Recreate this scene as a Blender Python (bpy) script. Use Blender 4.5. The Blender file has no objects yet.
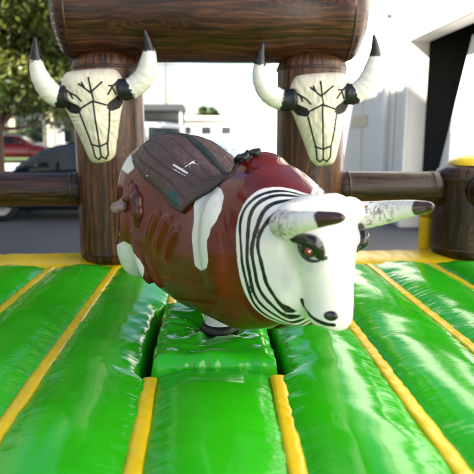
import bpy, bmesh, math, random
import numpy as np
from mathutils import Vector, Matrix
from mathutils.bvhtree import BVHTree

random.seed(7)
RNG = np.random.default_rng(7)
scene = bpy.context.scene
R = math.radians

# ------------------------------------------------------------------ camera, sky, sun, exposure
CAM_LOC = Vector((0.0, 0.0, 1.59))
F_PX = 560.0                                   # focal length in photo pixels (photo is 474 wide)
cam_d = bpy.data.cameras.new('camera')
cam = bpy.data.objects.new('camera', cam_d)
scene.collection.objects.link(cam)
cam.location = CAM_LOC
cam.rotation_euler = (R(90 - 10.3), 0, R(-2.76))
cam_d.sensor_width = 36.0
cam_d.lens = 36.0 * F_PX / 474.0
cam_d.clip_start = 0.05
cam_d.clip_end = 3000
cam_d.dof.use_dof = True
cam_d.dof.focus_distance = 2.85
cam_d.dof.aperture_fstop = 1.9
scene.camera = cam
CAM_M = Matrix.Translation(CAM_LOC) @ cam.rotation_euler.to_matrix().to_4x4()

SUN_DIR = Vector((-0.74, -0.34, 0.58)).normalized()   # towards the sun
world = bpy.data.worlds.new('World')
scene.world = world
world.use_nodes = True
wn = world.node_tree.nodes
wl = world.node_tree.links
for n in list(wn):
    wn.remove(n)
w_out = wn.new('ShaderNodeOutputWorld')
w_bg = wn.new('ShaderNodeBackground')
w_sky = wn.new('ShaderNodeTexSky')
w_sky.sky_type = 'NISHITA'
w_sky.sun_disc = False
w_sky.sun_elevation = math.asin(SUN_DIR.z)
w_sky.sun_rotation = math.atan2(SUN_DIR.x, SUN_DIR.y)
w_sky.air_density = 1.0
w_sky.dust_density = 0.3
w_sky.ozone_density = 0.0
w_bg.inputs[1].default_value = 0.048
wl.new(w_sky.outputs[0], w_bg.inputs[0])
wl.new(w_bg.outputs[0], w_out.inputs[0])

sun_d = bpy.data.lights.new('sun', 'SUN')
sun_d.energy = 5.0
sun_d.angle = R(1.0)
sun_d.color = (1.0, 0.94, 0.85)
sun = bpy.data.objects.new('sun', sun_d)
scene.collection.objects.link(sun)
sun.rotation_euler = (-SUN_DIR).to_track_quat('-Z', 'Y').to_euler()
sun.location = (-4, -6, 12)

scene.view_settings.view_transform = 'Standard'
scene.view_settings.look = 'None'
scene.view_settings.gamma = 1.0
scene.view_settings.use_curve_mapping = False
scene.view_settings.exposure = 2.4

# ------------------------------------------------------------------ helpers
def photo_ray(px, py):
    """direction in the world of a pixel of the 474 px photograph"""
    d = Vector(((px - 237.0) / F_PX, -(py - 237.0) / F_PX, -1.0))
    return (CAM_M.to_3x3() @ d).normalized()

def at_depth(px, py, Y):
    d = photo_ray(px, py)
    return CAM_LOC + d * ((Y - CAM_LOC.y) / d.y)

def tag(o, label=None, cat=None, group=None, kind=None):
    if label: o['label'] = label
    if cat: o['category'] = cat
    if group: o['group'] = group
    if kind: o['kind'] = kind
    return o

def empty(name, loc=(0, 0, 0), rz=0.0):
    o = bpy.data.objects.new(name, None)
    scene.collection.objects.link(o)
    o.location = loc
    o.rotation_euler = (0, 0, rz)
    o.empty_display_size = 0.1
    return o

def link(name, me, mat=None, parent=None, smooth=True):
    if mat is not None:
        me.materials.clear()
        for m in (mat if isinstance(mat, (list, tuple)) else [mat]):
            me.materials.append(m)
    if smooth:
        me.polygons.foreach_set('use_smooth', [True] * len(me.polygons))
    o = bpy.data.objects.new(name, me)
    scene.collection.objects.link(o)
    if parent is not None:
        o.parent = parent
    return o

def mesh(name, verts, faces, mat=None, parent=None, smooth=True):
    me = bpy.data.meshes.new(name)
    me.from_pydata([tuple(map(float, v)) for v in verts], [], [tuple(map(int, f)) for f in faces])
    me.update()
    return link(name, me, mat, parent, smooth)

def attr(me, name, vals):
    a = me.attributes.new(name, 'FLOAT', 'POINT')
    a.data.foreach_set('value', np.asarray(vals, dtype=np.float32))

def attr2(me, name, uv):
    a = me.attributes.new(name, 'FLOAT_VECTOR', 'POINT')
    uv = np.asarray(uv, dtype=np.float32)
    if uv.shape[1] == 2:
        uv = np.concatenate([uv, np.zeros((len(uv), 1), np.float32)], axis=1)
    a.data.foreach_set('vector', uv.ravel())

def grid_faces(nu, nv, wrap_u=False):
    """index of (i along u, j along v) is j*nu+i"""
    f = []
    for j in range(nv - 1):
        for i in range(nu if wrap_u else nu - 1):
            i2 = (i + 1) % nu
            f.append((j * nu + i, j * nu + i2, (j + 1) * nu + i2, (j + 1) * nu + i))
    return f

def bm_obj(name, bm, mat=None, parent=None, smooth=False):
    me = bpy.data.meshes.new(name)
    bm.normal_update()
    bm.to_mesh(me)
    bm.free()
    return link(name, me, mat, parent, smooth)

def box_bm(bm, x0, x1, y0, y1, z0, z1, bev=0.0):
    vs = [bm.verts.new(p) for p in ((x0, y0, z0), (x1, y0, z0), (x1, y1, z0), (x0, y1, z0),
                                    (x0, y0, z1), (x1, y0, z1), (x1, y1, z1), (x0, y1, z1))]
    fs = [bm.faces.new([vs[i] for i in q]) for q in
          ((0, 3, 2, 1), (4, 5, 6, 7), (0, 1, 5, 4), (1, 2, 6, 5), (2, 3, 7, 6), (3, 0, 4, 7))]
    if bev > 0:
        es = list({e for f in fs for e in f.edges})
        bmesh.ops.bevel(bm, geom=es, offset=bev, segments=2, affect='EDGES', profile=0.5)

def box(name, x0, x1, y0, y1, z0, z1, mat, parent=None, bev=0.0):
    bm = bmesh.new()
    box_bm(bm, x0, x1, y0, y1, z0, z1, bev)
    return bm_obj(name, bm, mat, parent)

def smoothstep(a, b, x):
    t = np.clip((x - a) / (b - a), 0, 1)
    return t * t * (3 - 2 * t)

_rt = {}
def noise1(x, seed=0):
    """smooth value noise of a 1-D array, range -1..1"""
    if seed not in _rt:
        _rt[seed] = np.random.default_rng(100 + seed).uniform(-1, 1, 4096)
    t = _rt[seed]
    x = np.asarray(x, float)
    i = np.floor(x).astype(int)
    f = x - i
    f = f * f * (3 - 2 * f)
    return t[i % 4096] * (1 - f) + t[(i + 1) % 4096] * f

def noise2(x, y, seed=0):
    if ('2', seed) not in _rt:
        _rt[('2', seed)] = np.random.default_rng(500 + seed).uniform(-1, 1, (128, 128))
    t = _rt[('2', seed)]
    x, y = np.broadcast_arrays(np.asarray(x, float), np.asarray(y, float))
    i = np.floor(x).astype(int); j = np.floor(y).astype(int)
    fx = x - i; fy = y - j
    fx = fx * fx * (3 - 2 * fx); fy = fy * fy * (3 - 2 * fy)
    g = lambda a, b: t[a % 128, b % 128]
    return (g(i, j) * (1 - fx) + g(i + 1, j) * fx) * (1 - fy) + (g(i, j + 1) * (1 - fx) + g(i + 1, j + 1) * fx) * fy

def catmull(pts, n):
    pts = np.asarray(pts, float)
    P = np.vstack([2 * pts[0] - pts[1], pts, 2 * pts[-1] - pts[-2]])
    out = []
    segs = len(pts) - 1
    for k in range(n):
        t = k / (n - 1) * segs
        i = min(int(t), segs - 1)
        u = t - i
        p0, p1, p2, p3 = P[i], P[i + 1], P[i + 2], P[i + 3]
        out.append(0.5 * ((2 * p1) + (-p0 + p2) * u + (2 * p0 - 5 * p1 + 4 * p2 - p3) * u * u + (-p0 + 3 * p1 - 3 * p2 + p3) * u ** 3))
    return np.array(out)

def tube(path, radii, nseg=16, close=True):
    """swept tube; returns verts, faces, s (0..1 along), ang"""
    path = np.asarray(path, float)
    n = len(path)
    radii = np.broadcast_to(np.asarray(radii, float), (n,))
    T = np.gradient(path, axis=0)
    T /= np.linalg.norm(T, axis=1)[:, None] + 1e-12
    up = np.array([0, 0, 1.0]) if abs(T[0][2]) < 0.9 else np.array([0, 1.0, 0])
    nrm = np.cross(T[0], up); nrm /= np.linalg.norm(nrm)
    V, S, A = [], [], []
    for i in range(n):
        nrm = nrm - T[i] * np.dot(nrm, T[i]); nrm /= np.linalg.norm(nrm)
        b = np.cross(T[i], nrm)
        for k in range(nseg):
            a = 2 * math.pi * k / nseg
            V.append(path[i] + radii[i] * (math.cos(a) * nrm + math.sin(a) * b))
            S.append(i / (n - 1)); A.append(a)
    F = grid_faces(nseg, n, True)
    if close:
        V.append(path[0]); V.append(path[-1]); S += [0, 1]; A += [0, 0]
        c0, c1 = len(V) - 2, len(V) - 1
        for k in range(nseg):
            F.append((c0, (k + 1) % nseg, k))
            F.append((c1, (n - 1) * nseg + k, (n - 1) * nseg + (k + 1) % nseg))
    return V, F, S, A

# ------------------------------------------------------------------ materials
class NT:
    def __init__(self, name):
        self.m = bpy.data.materials.new(name)
        self.m.use_nodes = True
        self.t = self.m.node_tree
        self.b = self.t.nodes['Principled BSDF']
    def n(self, typ, **kw):
        x = self.t.nodes.new(typ)
        for k, v in kw.items():
            setattr(x, k, v)
        return x
    def lk(self, a, b):
        self.t.links.new(a, b)
    def _in(self, sock, v):
        if hasattr(v, 'is_output'):
            self.lk(v, sock)
        else:
            sock.default_value = v
    def math(self, op, a, b=0.0, c=None, clamp=False):
        x = self.n('ShaderNodeMath', operation=op, use_clamp=clamp)
        self._in(x.inputs[0], a); self._in(x.inputs[1], b)
        if c is not None: self._in(x.inputs[2], c)
        return x.outputs[0]
    def mix(self, f, a, b):
        x = self.n('ShaderNodeMix', data_type='RGBA')
        self._in(x.inputs[0], f); self._in(x.inputs[6], a); self._in(x.inputs[7], b)
        return x.outputs[2]
    def coord(self, which='Object', scale=(1, 1, 1), rot=(0, 0, 0)):
        c = self.n('ShaderNodeTexCoord')
        mp = self.n('ShaderNodeMapping')
        mp.inputs['Scale'].default_value = scale
        mp.inputs['Rotation'].default_value = rot
        self.lk(c.outputs[which], mp.inputs['Vector'])
        return mp.outputs[0]
    def noise(self, vec, scale, detail=4.0, rough=0.55, dist=0.0):
        x = self.n('ShaderNodeTexNoise')
        if vec is not None: self.lk(vec, x.inputs['Vector'])
        x.inputs['Scale'].default_value = scale
        x.inputs['Detail'].default_value = detail
        x.inputs['Roughness'].default_value = rough
        x.inputs['Distortion'].default_value = dist
        return x.outputs['Fac']
    def ramp(self, fac, stops):
        x = self.n('ShaderNodeValToRGB')
        e = x.color_ramp.elements
        while len(e) < len(stops): e.new(0.5)
        for q, (p, c) in zip(e, stops):
            q.position = p
            q.color = (c[0], c[1], c[2], 1)
        self.lk(fac, x.inputs[0])
        return x.outputs[0]
    def mr(self, v, a, b, c=0.0, d=1.0):
        x = self.n('ShaderNodeMapRange')
        x.interpolation_type = 'SMOOTHSTEP'
        self._in(x.inputs[0], v); x.inputs[1].default_value = a; x.inputs[2].default_value = b
        x.inputs[3].default_value = c; x.inputs[4].default_value = d
        return x.outputs[0]
    def attr(self, name, vec=False):
        x = self.n('ShaderNodeAttribute')
        x.attribute_name = name
        return x.outputs['Vector'] if vec else x.outputs['Fac']
    def bump(self, h, strength=0.3, dist=0.01, normal=None):
        x = self.n('ShaderNodeBump')
        x.inputs['Strength'].default_value = strength
        x.inputs['Distance'].default_value = dist
        self.lk(h, x.inputs['Height'])
        if normal is not None: self.lk(normal, x.inputs['Normal'])
        return x.outputs[0]
    def set(self, color=None, rough=None, normal=None, metallic=None, spec=None, coat=None, coat_rough=None):
        b = self.b
        if color is not None:
            if not hasattr(color, 'is_output'): color = (color[0], color[1], color[2], 1)
            self._in(b.inputs['Base Color'], color)
        if rough is not None: self._in(b.inputs['Roughness'], rough)
        if metallic is not None: self._in(b.inputs['Metallic'], metallic)
        if spec is not None: self._in(b.inputs['Specular IOR Level'], spec)
        if coat is not None: self._in(b.inputs['Coat Weight'], coat)
        if coat_rough is not None: self._in(b.inputs['Coat Roughness'], coat_rough)
        if normal is not None: self.lk(normal, b.inputs['Normal'])
        return self.m

def c4(c): return (c[0], c[1], c[2], 1)

def plain(name, col, rough=0.6, var=0.12, scale=6.0, metallic=0.0, bump=0.15, bdist=0.004, coat=0.0, spec=0.5):
    t = NT(name)
    v = t.coord('Object')
    n = t.noise(v, scale, 5)
    d = tuple(max(0, x * (1 - var)) for x in col); l = tuple(min(1, x * (1 + var)) for x in col)
    c = t.ramp(n, [(0.25, d), (0.75, l)])
    n2 = t.noise(v, scale * 9, 3)
    return t.set(c, t.mr(n, 0.2, 0.8, max(0.02, rough - 0.06), min(1, rough + 0.08)), t.bump(n2, bump, bdist), metallic, spec, coat)

def vinyl(name, col, rough=0.27, stretch=(26, 2.2, 10), amount=0.35):
    """glossy pvc: colour with faint scuffs, creases that run across the seam puckers (attribute edge)"""
    t = NT(name)
    v = t.coord('Object')
    n = t.noise(v, 2.2, 5)
    scuff = t.noise(v, 30, 6, 0.7)
    c = t.mix(t.mr(n, 0.3, 0.75), c4(tuple(x * 0.86 for x in col)), c4(tuple(min(1, x * 1.1) for x in col)))
    c = t.mix(t.math('MULTIPLY', t.mr(scuff, 0.62, 0.8), 0.10), c, (0.5, 0.52, 0.45, 1))
    pk = t.noise(t.coord('Object', stretch), 1.0, 4, 0.55, 0.6)
    edge = t.attr('edge')
    h = t.math('MULTIPLY', pk, t.math('ADD', t.math('MULTIPLY', edge, 1.0), 0.03))
    big = t.noise(t.coord('Object', (3, 2, 2)), 1.0, 2)
    h = t.math('ADD', h, t.math('MULTIPLY', big, 0.35))
    nrm = t.bump(h, amount, 0.02)
    return t.set(c, t.mr(scuff, 0.3, 0.75, rough - 0.04, rough + 0.06), nrm, spec=0.5)

def wood_vinyl(name, dark, mid, light, knots=0.55, rough=0.33):
    """printed log pattern on vinyl; attribute uv: metres round the log, metres along it"""
    t = NT(name)
    uv = t.attr('log_uv', True)
    mp = t.n('ShaderNodeMapping'); mp.inputs['Scale'].default_value = (3.4, 0.75, 1)
    t.lk(uv, mp.inputs['Vector'])
    vo = t.n('ShaderNodeTexVoronoi'); vo.voronoi_dimensions = '2D'; vo.inputs['Scale'].default_value = 1.0
    t.lk(mp.outputs[0], vo.inputs['Vector'])
    d = vo.outputs['Distance']
    bumpk = t.math('POWER', 2.718, t.math('MULTIPLY', t.math('MULTIPLY', d, d), -38.0))
    sx = t.n('ShaderNodeSeparateXYZ'); t.lk(uv, sx.inputs[0])
    mp2 = t.n('ShaderNodeMapping'); mp2.inputs['Scale'].default_value = (9, 1.3, 1); t.lk(uv, mp2.inputs['Vector'])
    w = t.noise(mp2.outputs[0], 1.0, 4, 0.6)
    g = t.math('ADD', t.math('MULTIPLY', sx.outputs[0], 16.0), t.math('MULTIPLY', w, 3.4))
    g = t.math('ADD', g, t.math('MULTIPLY', bumpk, knots * 9))
    s = t.math('ADD', t.math('MULTIPLY', t.math('SINE', t.math('MULTIPLY', g, 6.283)), 0.5), 0.5)
    s = t.math('POWER', s, 0.6)
    mp3 = t.n('ShaderNodeMapping'); mp3.inputs['Scale'].default_value = (70, 3.0, 1); t.lk(uv, mp3.inputs['Vector'])
    fine = t.noise(mp3.outputs[0], 1.0, 5, 0.65)
    big = t.noise(mp2.outputs[0], 0.5, 3)
    f = t.math('ADD', t.math('MULTIPLY', s, 0.13), t.math('MULTIPLY', fine, 0.54))
    f = t.math('ADD', f, t.math('MULTIPLY', big, 0.42))
    c = t.ramp(f, [(0.36, dark), (0.55, mid), (0.80, light)])
    c = t.mix(t.mr(bumpk, 0.86, 0.99, 0, 0.7), c, c4(tuple(x * 0.8 for x in dark)))
    edge = t.attr('edge')
    ob = t.coord('Object')
    pk = t.noise(mp3.outputs[0], 0.6, 4, 0.6, 0.4)
    lump = t.noise(ob, 6, 3)
    h = t.math('ADD', t.math('MULTIPLY', pk, t.math('ADD', t.math('MULTIPLY', edge, 0.9), 0.06)), t.math('MULTIPLY', lump, 0.7))
    nrm = t.bump(h, 0.4, 0.02)
    return t.set(c, t.mr(fine, 0.3, 0.7, rough - 0.07, rough + 0.1), nrm, spec=0.4)

M = {}
M['green'] = vinyl('green_vinyl', (0.022, 0.46, 0.005), 0.12, (2.2, 26, 10), 0.55)
M['green_box'] = vinyl('green_cover_vinyl', (0.022, 0.43, 0.008), 0.13, (5, 16, 9), 0.4)
M['yellow'] = vinyl('yellow_vinyl', (0.90, 0.60, 0.010), 0.3, (14, 14, 10), 0.3)
M['skirt'] = vinyl('skirt_vinyl', (0.60, 0.33, 0.015), 0.35, (14, 14, 4), 0.3)
M['orange'] = plain('orange_webbing', (0.55, 0.24, 0.02), 0.6)
M['log'] = wood_vinyl('log_post_vinyl', (0.008, 0.003, 0.001), (0.050, 0.018, 0.007), (0.25, 0.10, 0.038))
M['beam'] = wood_vinyl('log_beam_vinyl', (0.008, 0.003, 0.0015), (0.042, 0.015, 0.006), (0.18, 0.066, 0.025))
M['rail'] = wood_vinyl('log_rail_vinyl', (0.006, 0.003, 0.002), (0.028, 0.011, 0.006), (0.12, 0.050, 0.026))
M['white_thread'] = plain('white_thread', (0.75, 0.75, 0.72), 0.7)
M['asphalt'] = plain('asphalt', (0.075, 0.078, 0.085), 0.85, 0.25, 1.2, bump=0.5, bdist=0.01)
M['steel'] = plain('steel', (0.45, 0.45, 0.46), 0.35, metallic=0.9)
M['black'] = plain('black_rubber', (0.012, 0.012, 0.013), 0.4, 0.2)
M['white_paint'] = plain('white_gloss_paint', (0.80, 0.80, 0.78), 0.25)

M['seam_brown'] = plain('brown_seam_tape', (0.035, 0.014, 0.007), 0.4, 0.3, 20)
S = 0.55      # height of the mat's seams above the asphalt

# ------------------------------------------------------------------ ground
def sheet(name, x0, x1, y0, y1, z, mat, kind='structure'):
    o = mesh(name, [(x0, y0, z), (x1, y0, z), (x1, y1, z), (x0, y1, z)], [(0, 1, 2, 3)], mat, None, False)
    tag(o, kind=kind)
    return o
g = sheet('ground', -400, 400, -60, 900, 0.0, M['asphalt'])
g['label'] = 'grey asphalt of the lot round the inflatable'; g['category'] = 'ground'
M['concrete'] = plain('pale_concrete', (0.42, 0.40, 0.37), 0.85, 0.15, 2.0)
M['grass'] = plain('verge_grass', (0.07, 0.11, 0.025), 0.9, 0.4, 3.0, bump=0.8, bdist=0.03)
bmx = bmesh.new(); box_bm(bmx, -60, -5.2, 24.5, 31.0, -0.05, 0.12, 0.02)
o = bm_obj('pavement', bmx, M['concrete']); tag(o, 'pale concrete pavement by the lawn at the left', 'pavement', kind='structure')
bmx = bmesh.new(); box_bm(bmx, -60, -5.4, 31.0, 43.0, -0.05, 0.15)
o = bm_obj('lawn', bmx, M['grass']); tag(o, 'strip of lawn behind the pavement at the left', 'lawn', kind='structure')
M['line'] = plain('road_paint', (0.62, 0.62, 0.58), 0.7, 0.25, 8)
for k in range(5):
    o = sheet('parking_line', -7.4 + k * 2.6 - 0.05, -7.4 + k * 2.6 + 0.05, 14.2, 19.0, 0.004, M['line'])
    o['label'] = 'white painted parking line on the asphalt behind the arch'; o['category'] = 'marking'; o['group'] = 'parking lines on the asphalt'

# ------------------------------------------------------------------ inflatable mat
Y0, Y1 = 0.70, 4.34
XC = 0.01
W = 0.5
BX, BY0, BY1 = 0.312, 2.28, 3.20           # pit of the bull's base
mat = empty('inflatable_mat', (0, 2.5, 0))
tag(mat, 'green glossy inflatable mat of long puffed tubes with yellow seams under the bull', 'inflatable mat')
MI = Vector((0, -2.5, 0))

def panel(k, ya, yb, seed, notch=0):
    nx = 29
    ny = int((yb - ya) / 0.0105)
    a = np.linspace(0, 1, nx)
    u = 0.5 - 0.5 * np.cos(a * math.pi) * 0.85 - 0.0
    u = (u - u[0]) / (u[-1] - u[0])
    yy = np.linspace(ya, yb, ny)
    U, YY = np.meshgrid(u, yy)
    xl = XC + (k - 0.5) * W; xr = XC + (k + 0.5) * W
    nb = smoothstep(BY0 - 0.10, BY0 + 0.03, YY) * (1 - smoothstep(BY1 - 0.03, BY1 + 0.12, YY))
    XL = xl + (BX - W / 2 + 0.0) * nb * (1 if notch == -1 else 0)
    XR = xr - (BX - W / 2 + 0.0) * nb * (1 if notch == 1 else 0)
    edge = np.abs(2 * U - 1)
    prof = np.power(np.clip(1 - edge ** 2.3, 0, 1), 0.72)
    endd = np.minimum(YY - ya, yb - YY)
    ep = np.power(np.clip(endd / 0.22, 0, 1), 0.45)
    H = 0.082 * prof * (0.25 + 0.75 * ep) * (1 + 0.10 * noise2(YY * 0.9, U * 1.5 + seed, 3))
    # puckers pulled in by the seams, both sides with their own rhythm
    for side, sd in ((0, 1), (1, 2)):
        e = np.clip((U if side == 0 else 1 - U), 0, 1)
        w = np.exp(-(e / 0.17) ** 2) * (1 - np.exp(-(e / 0.03) ** 2))
        slant = (0.35 if side == 0 else -0.35) * e
        pk = noise1((YY + slant) * 21 + seed * 31, sd) * 0.6 + noise1((YY + slant * 1.4) * 47 + seed * 57, sd + 5) * 0.4
        amp = 0.55 + 0.45 * noise1(YY * 1.7 + seed * 13, sd + 9)
        H = H + 0.012 * pk * w * amp
        w2 = np.exp(-(e / 0.42) ** 2) * (1 - np.exp(-(e / 0.05) ** 2))
        H = H + 0.0045 * noise1((YY + slant * 1.2) * 7.5 + seed * 11, sd + 20) * w2
    we = np.exp(-(endd / 0.16) ** 2)
    H = H + 0.007 * we * noise1(U * 17 + seed * 3, 33) * prof
    # step down towards the pit
    dip = np.zeros_like(U)
    if notch:
        e = U if notch == -1 else 1 - U
        dip = nb * (-0.30 * np.exp(-(e / 0.020) ** 2))
        H = H + nb * 0.012 * noise2(YY * 14 + seed, e * 9, 12) * np.exp(-(e / 0.3) ** 2)
    X = XL + (XR - XL) * U
    Z = S + H + dip
    V = np.stack([X, YY - 2.5, Z], -1).reshape(-1, 3)
    o = mesh('panel', V, grid_faces(nx, ny), M['green'], mat)
    ed = np.maximum(edge ** 3, np.exp(-(endd / 0.15) ** 2) * 0.8)
    attr(o.data, 'edge', ed.ravel())
    return o
NS = 4
for k in range(-NS, NS + 1):
    if k == 0:
        panel(k, Y0, BY0 + 0.03, 5); panel(k, BY1 - 0.02, Y1, 6)
    else:
        panel(k, Y0, Y1, 10 + k * 3, notch=(1 if k == -1 else (-1 if k == 1 else 0)))

def seam(x, ya, yb, seed, bow=0.0):
    ny = int((yb - ya) / 0.012)
    yy = np.linspace(ya, yb, ny)
    cr = np.array([-0.032, -0.029, -0.013, 0.0, 0.013, 0.029, 0.032])
    cz = np.array([0.0, 0.033, 0.036, 0.037, 0.036, 0.033, 0.0])
    wob = 0.002 * noise1(yy * 3.1 + seed * 7, 40) + bow * smoothstep(yb - 0.9, yb, yy)
    V = []
    for j, y in enumerate(yy):
        for i in range(7):
            pk = 0.003 * noise1(np.array([y * 26 + seed * 5 + i * 0.4]), 41)[0]
            zf = -0.04 * (1 - smoothstep(0, 0.07, np.array(yb - y)))
            V.append((x + wob[j] + cr[i] * (1 + 0.03 * noise1(np.array([y * 11 + seed]), 42 + (i > 3))[0]), y - 2.5, S + cz[i] + pk + float(zf)))
    o = mesh('seam_band', V, grid_faces(7, ny), M['yellow'], mat)
    attr(o.data, 'edge', np.full(len(V), 0.35))
for k in range(-NS, NS):
    x = XC + (k + 0.5) * W
    if k in (-1, 0):
        seam(x, Y0, BY0 + 0.02, k + 20, (-0.02 if k == -1 else 0.02)); seam(x, BY1, Y1 + 0.03, k + 30)
    else:
        seam(x, Y0, Y1 + 0.03, k + 10)

# pit walls and floor below the base cover, carcass of the mat
XE = XC + (NS + 0.5) * W
o = box('pit_floor', -0.42, 0.42, BY0 - 2.55, BY1 - 2.42, 0.10, 0.14, M['green'], mat)
bmx = bmesh.new()
ox = XE + 0.30
box_bm(bmx, -ox, -0.36, -2.05, 2.36, 0.02, S - 0.03, 0.02)
box_bm(bmx, 0.36, ox, -2.05, 2.36, 0.02, S - 0.03, 0.02)
box_bm(bmx, -0.358, 0.358, -2.05, BY0 - 2.5 - 0.0, 0.02, S - 0.031, 0.0)
box_bm(bmx, -0.358, 0.358, BY1 - 2.5 + 0.0, 2.36, 0.02, S - 0.031, 0.0)
o = bm_obj('skirt', bmx, M['skirt'], mat)

def rim(xa, xb, ya, yb, h, along):
    nx = 13; ny = int(max(xb - xa, yb - ya) / 0.02)
    u = np.linspace(0, 1, nx)
    V = []; E = []
    for j in range(ny):
        t = j / (ny - 1)
        for i in range(nx):
            e = 2 * u[i] - 1
            z = S - 0.02 + (h + 0.02) * max(0, 1 - abs(e) ** 2.6) ** 0.6
            z += 0.004 * noise1(np.array([t * 150]), 50)[0] * (1 - abs(e)) + 0.003 * noise1(np.array([t * 60 + e]), 51)[0]
            if along == 'x':
                V.append((xa + (xb - xa) * t, ya + (yb - ya) * u[i] - 2.5, z))
            else:
                V.append((xa + (xb - xa) * u[i], ya + (yb - ya) * t - 2.5, z))
            E.append(0.5 + 0.5 * abs(e))
    o = mesh('rim', V, grid_faces(nx, ny), M['yellow'], mat)
    attr(o.data, 'edge', E)
    return o
rim(-ox, ox, 4.32, 4.88, 0.055, 'x')
rim(-ox, ox, 0.42, 0.74, 0.055, 'x')
rim(XE - 0.02, ox, 0.70, 4.40, 0.05, 'y')
rim(-ox, -XE + 0.04, 0.70, 4.40, 0.05, 'y')

# yellow corner tube behind the right fence
p = at_depth(424, 257, 4.86)
V, F, s_, a_ = tube([(p.x, p.y - 2.5, S - 0.02 + i * 0.075) for i in range(9)], [0.052, 0.058, 0.06, 0.06, 0.06, 0.06, 0.06, 0.058, 0.03], 16)
o = mesh('corner_tube', V, F, M['yellow'], mat); attr(o.data, 'edge', np.full(len(V), 0.4))
V, F, s_, a_ = tube([(p.x, p.y - 2.5, S + 0.325 + i * 0.014) for i in range(3)], 0.062, 16)
mesh('tube_band', V, F, M['orange'], o)

# ------------------------------------------------------------------ logs
def log_mesh(name, L, r, mat_, parent, seed, dome=0.5, taper=0.0, nseg=48, pinch=()):
    """log along local Z from 0 to L with puffed ends"""
    nz = max(24, int(L / 0.022))
    zs = np.linspace(0, L, nz)
    prof = np.ones(nz)
    dd = dome * r
    for i, z in enumerate(zs):
        e = min(z, L - z)
        if e < dd:
            prof[i] = 0.80 + 0.20 * math.sqrt(max(0, 1 - (1 - e / dd) ** 2))
    ang = np.linspace(0, 2 * math.pi, nseg, endpoint=False) + math.pi / 2
    V = []; UV = []; E = []
    for i, z in enumerate(zs):
        e = min(z, L - z)
        rr = r * prof[i] * (1 + taper * (z / L - 0.5))
        for pz, pw, pd in pinch:
            rr *= 1 - pd * math.exp(-((z - pz) / pw) ** 2)
        pk = (noise1(ang * 9 + seed * 17, 60) + 0.6 * noise1(ang * 21 + seed * 7, 62)) * 0.017 * math.exp(-(e / (0.55 * r)) ** 2)
        bl = 0.012 * noise2(ang / 6.283 * 5 + seed, np.full(nseg, z * 2.2 + seed), 61)
        rad = rr * (1 + bl) + r * pk * 1.6
        for k in range(nseg):
            V.append((rad[k] * math.cos(ang[k]), rad[k] * math.sin(ang[k]), z))
            UV.append(((ang[k] - math.pi / 2) * r + seed * 3.1, z + seed * 1.7)); E.append(math.exp(-(e / (0.7 * r)) ** 2))
    F = grid_faces(nseg, nz, True)
    # rounded end discs
    for end, base, zz, dz in ((0, 0, 0.0, -1), (1, (nz - 1) * nseg, L, 1)):
        prev = [base + k for k in range(nseg)]
        for q, (f, dz_) in enumerate(((0.72, 0.055), (0.4, 0.085), (0.0, 0.095))):
            if f == 0:
                c = len(V); V.append((0, 0, zz + dz * r * dz_ * 2)); UV.append((0, zz)); E.append(0.4)
                for k in range(nseg):
                    tri = (prev[k], prev[(k + 1) % nseg], c)
                    F.append(tri if end else tri[::-1])
            else:
                ring = []
                for k in range(nseg):
                    b = V[base + k]
                    ring.append(len(V)); V.append((b[0] * f, b[1] * f, zz + dz * r * dz_ * 2)); UV.append((UV[base + k][0] * f, zz)); E.append(0.6)
                for k in range(nseg):
                    qd = (prev[k], prev[(k + 1) % nseg], ring[(k + 1) % nseg], ring[k])
                    F.append(qd if end else qd[::-1])
                prev = ring
    o = mesh(name, V, F, mat_, parent)
    attr2(o.data, 'log_uv', UV); attr(o.data, 'edge', E)
    # welded seam rings a hand's breadth from each end
    for zz in (0.10, L - 0.10):
        i = int(np.argmin(np.abs(zs - zz)))
        ringp = [np.array(V[i * nseg + k]) * np.array([1.006, 1.006, 1]) for k in range(nseg)]
        RV = []
        for p_ in ringp:
            d = np.array([p_[0], p_[1], 0]); d /= np.linalg.norm(d)
            for (a, b) in ((-0.012, -0.004), (-0.010, 0.003), (0.010, 0.003), (0.012, -0.004)):
                RV.append(p_ + d * b + np.array([0, 0, a]))
        RF = []
        for k in range(nseg):
            k2 = (k + 1) % nseg
            for q in range(3):
                RF.append((k * 4 + q, k * 4 + q + 1, k2 * 4 + q + 1, k2 * 4 + q))
        mesh('seam_ring', RV, RF, M['seam_brown'], o)
    return o

arch = empty('log_arch', (0, 4.6, S))
tag(arch, 'brown inflatable log arch, two posts under a thick crossbeam behind the bull', 'arch')
PX = [at_depth(106, 262, 4.6).x + 0.075, at_depth(312, 262, 4.6).x - 0.04]
post_r = 0.272
for i, x in enumerate(PX):
    o = log_mesh('post', 1.62, post_r, M['log'], arch, 1 + i * 2, dome=0.35)
    o.location = (x, 0, 0.02)
    o.rotation_euler = (0, 0, R(20 + 30 * i))
beam_r = 0.37
bl, br = at_depth(63, 30, 4.6).x, at_depth(356, 30, 4.6).x
o = log_mesh('beam', br - bl, beam_r, M['beam'], arch, 9, dome=0.45, nseg=64, pinch=((PX[0] - bl, 0.2, 0.07), (PX[1] - bl, 0.2, 0.07)))
beam_z = at_depth(210, 63, 4.6).z - S + beam_r
o.rotation_euler = (R(-90), 0, R(-90))
o.location = (bl, 0, beam_z)
beam_obj = o
# white lacing along the left end of the beam
for k in range(13):
    a = R(-70 + k * 11)
    y = -math.cos(a) * beam_r * 0.80; z = math.sin(a) * beam_r * 0.80
    V, F, s_, a_ = tube([(bl - 0.004, y, beam_z + z), (bl + 0.012, y * 1.09, beam_z + z * 1.09 + 0.008), (bl + 0.035, y * 1.14, beam_z + z * 1.14 + 0.014)], 0.0035, 6)
    mesh('lacing_stitch', V, F, M['white_thread'], arch)

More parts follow.
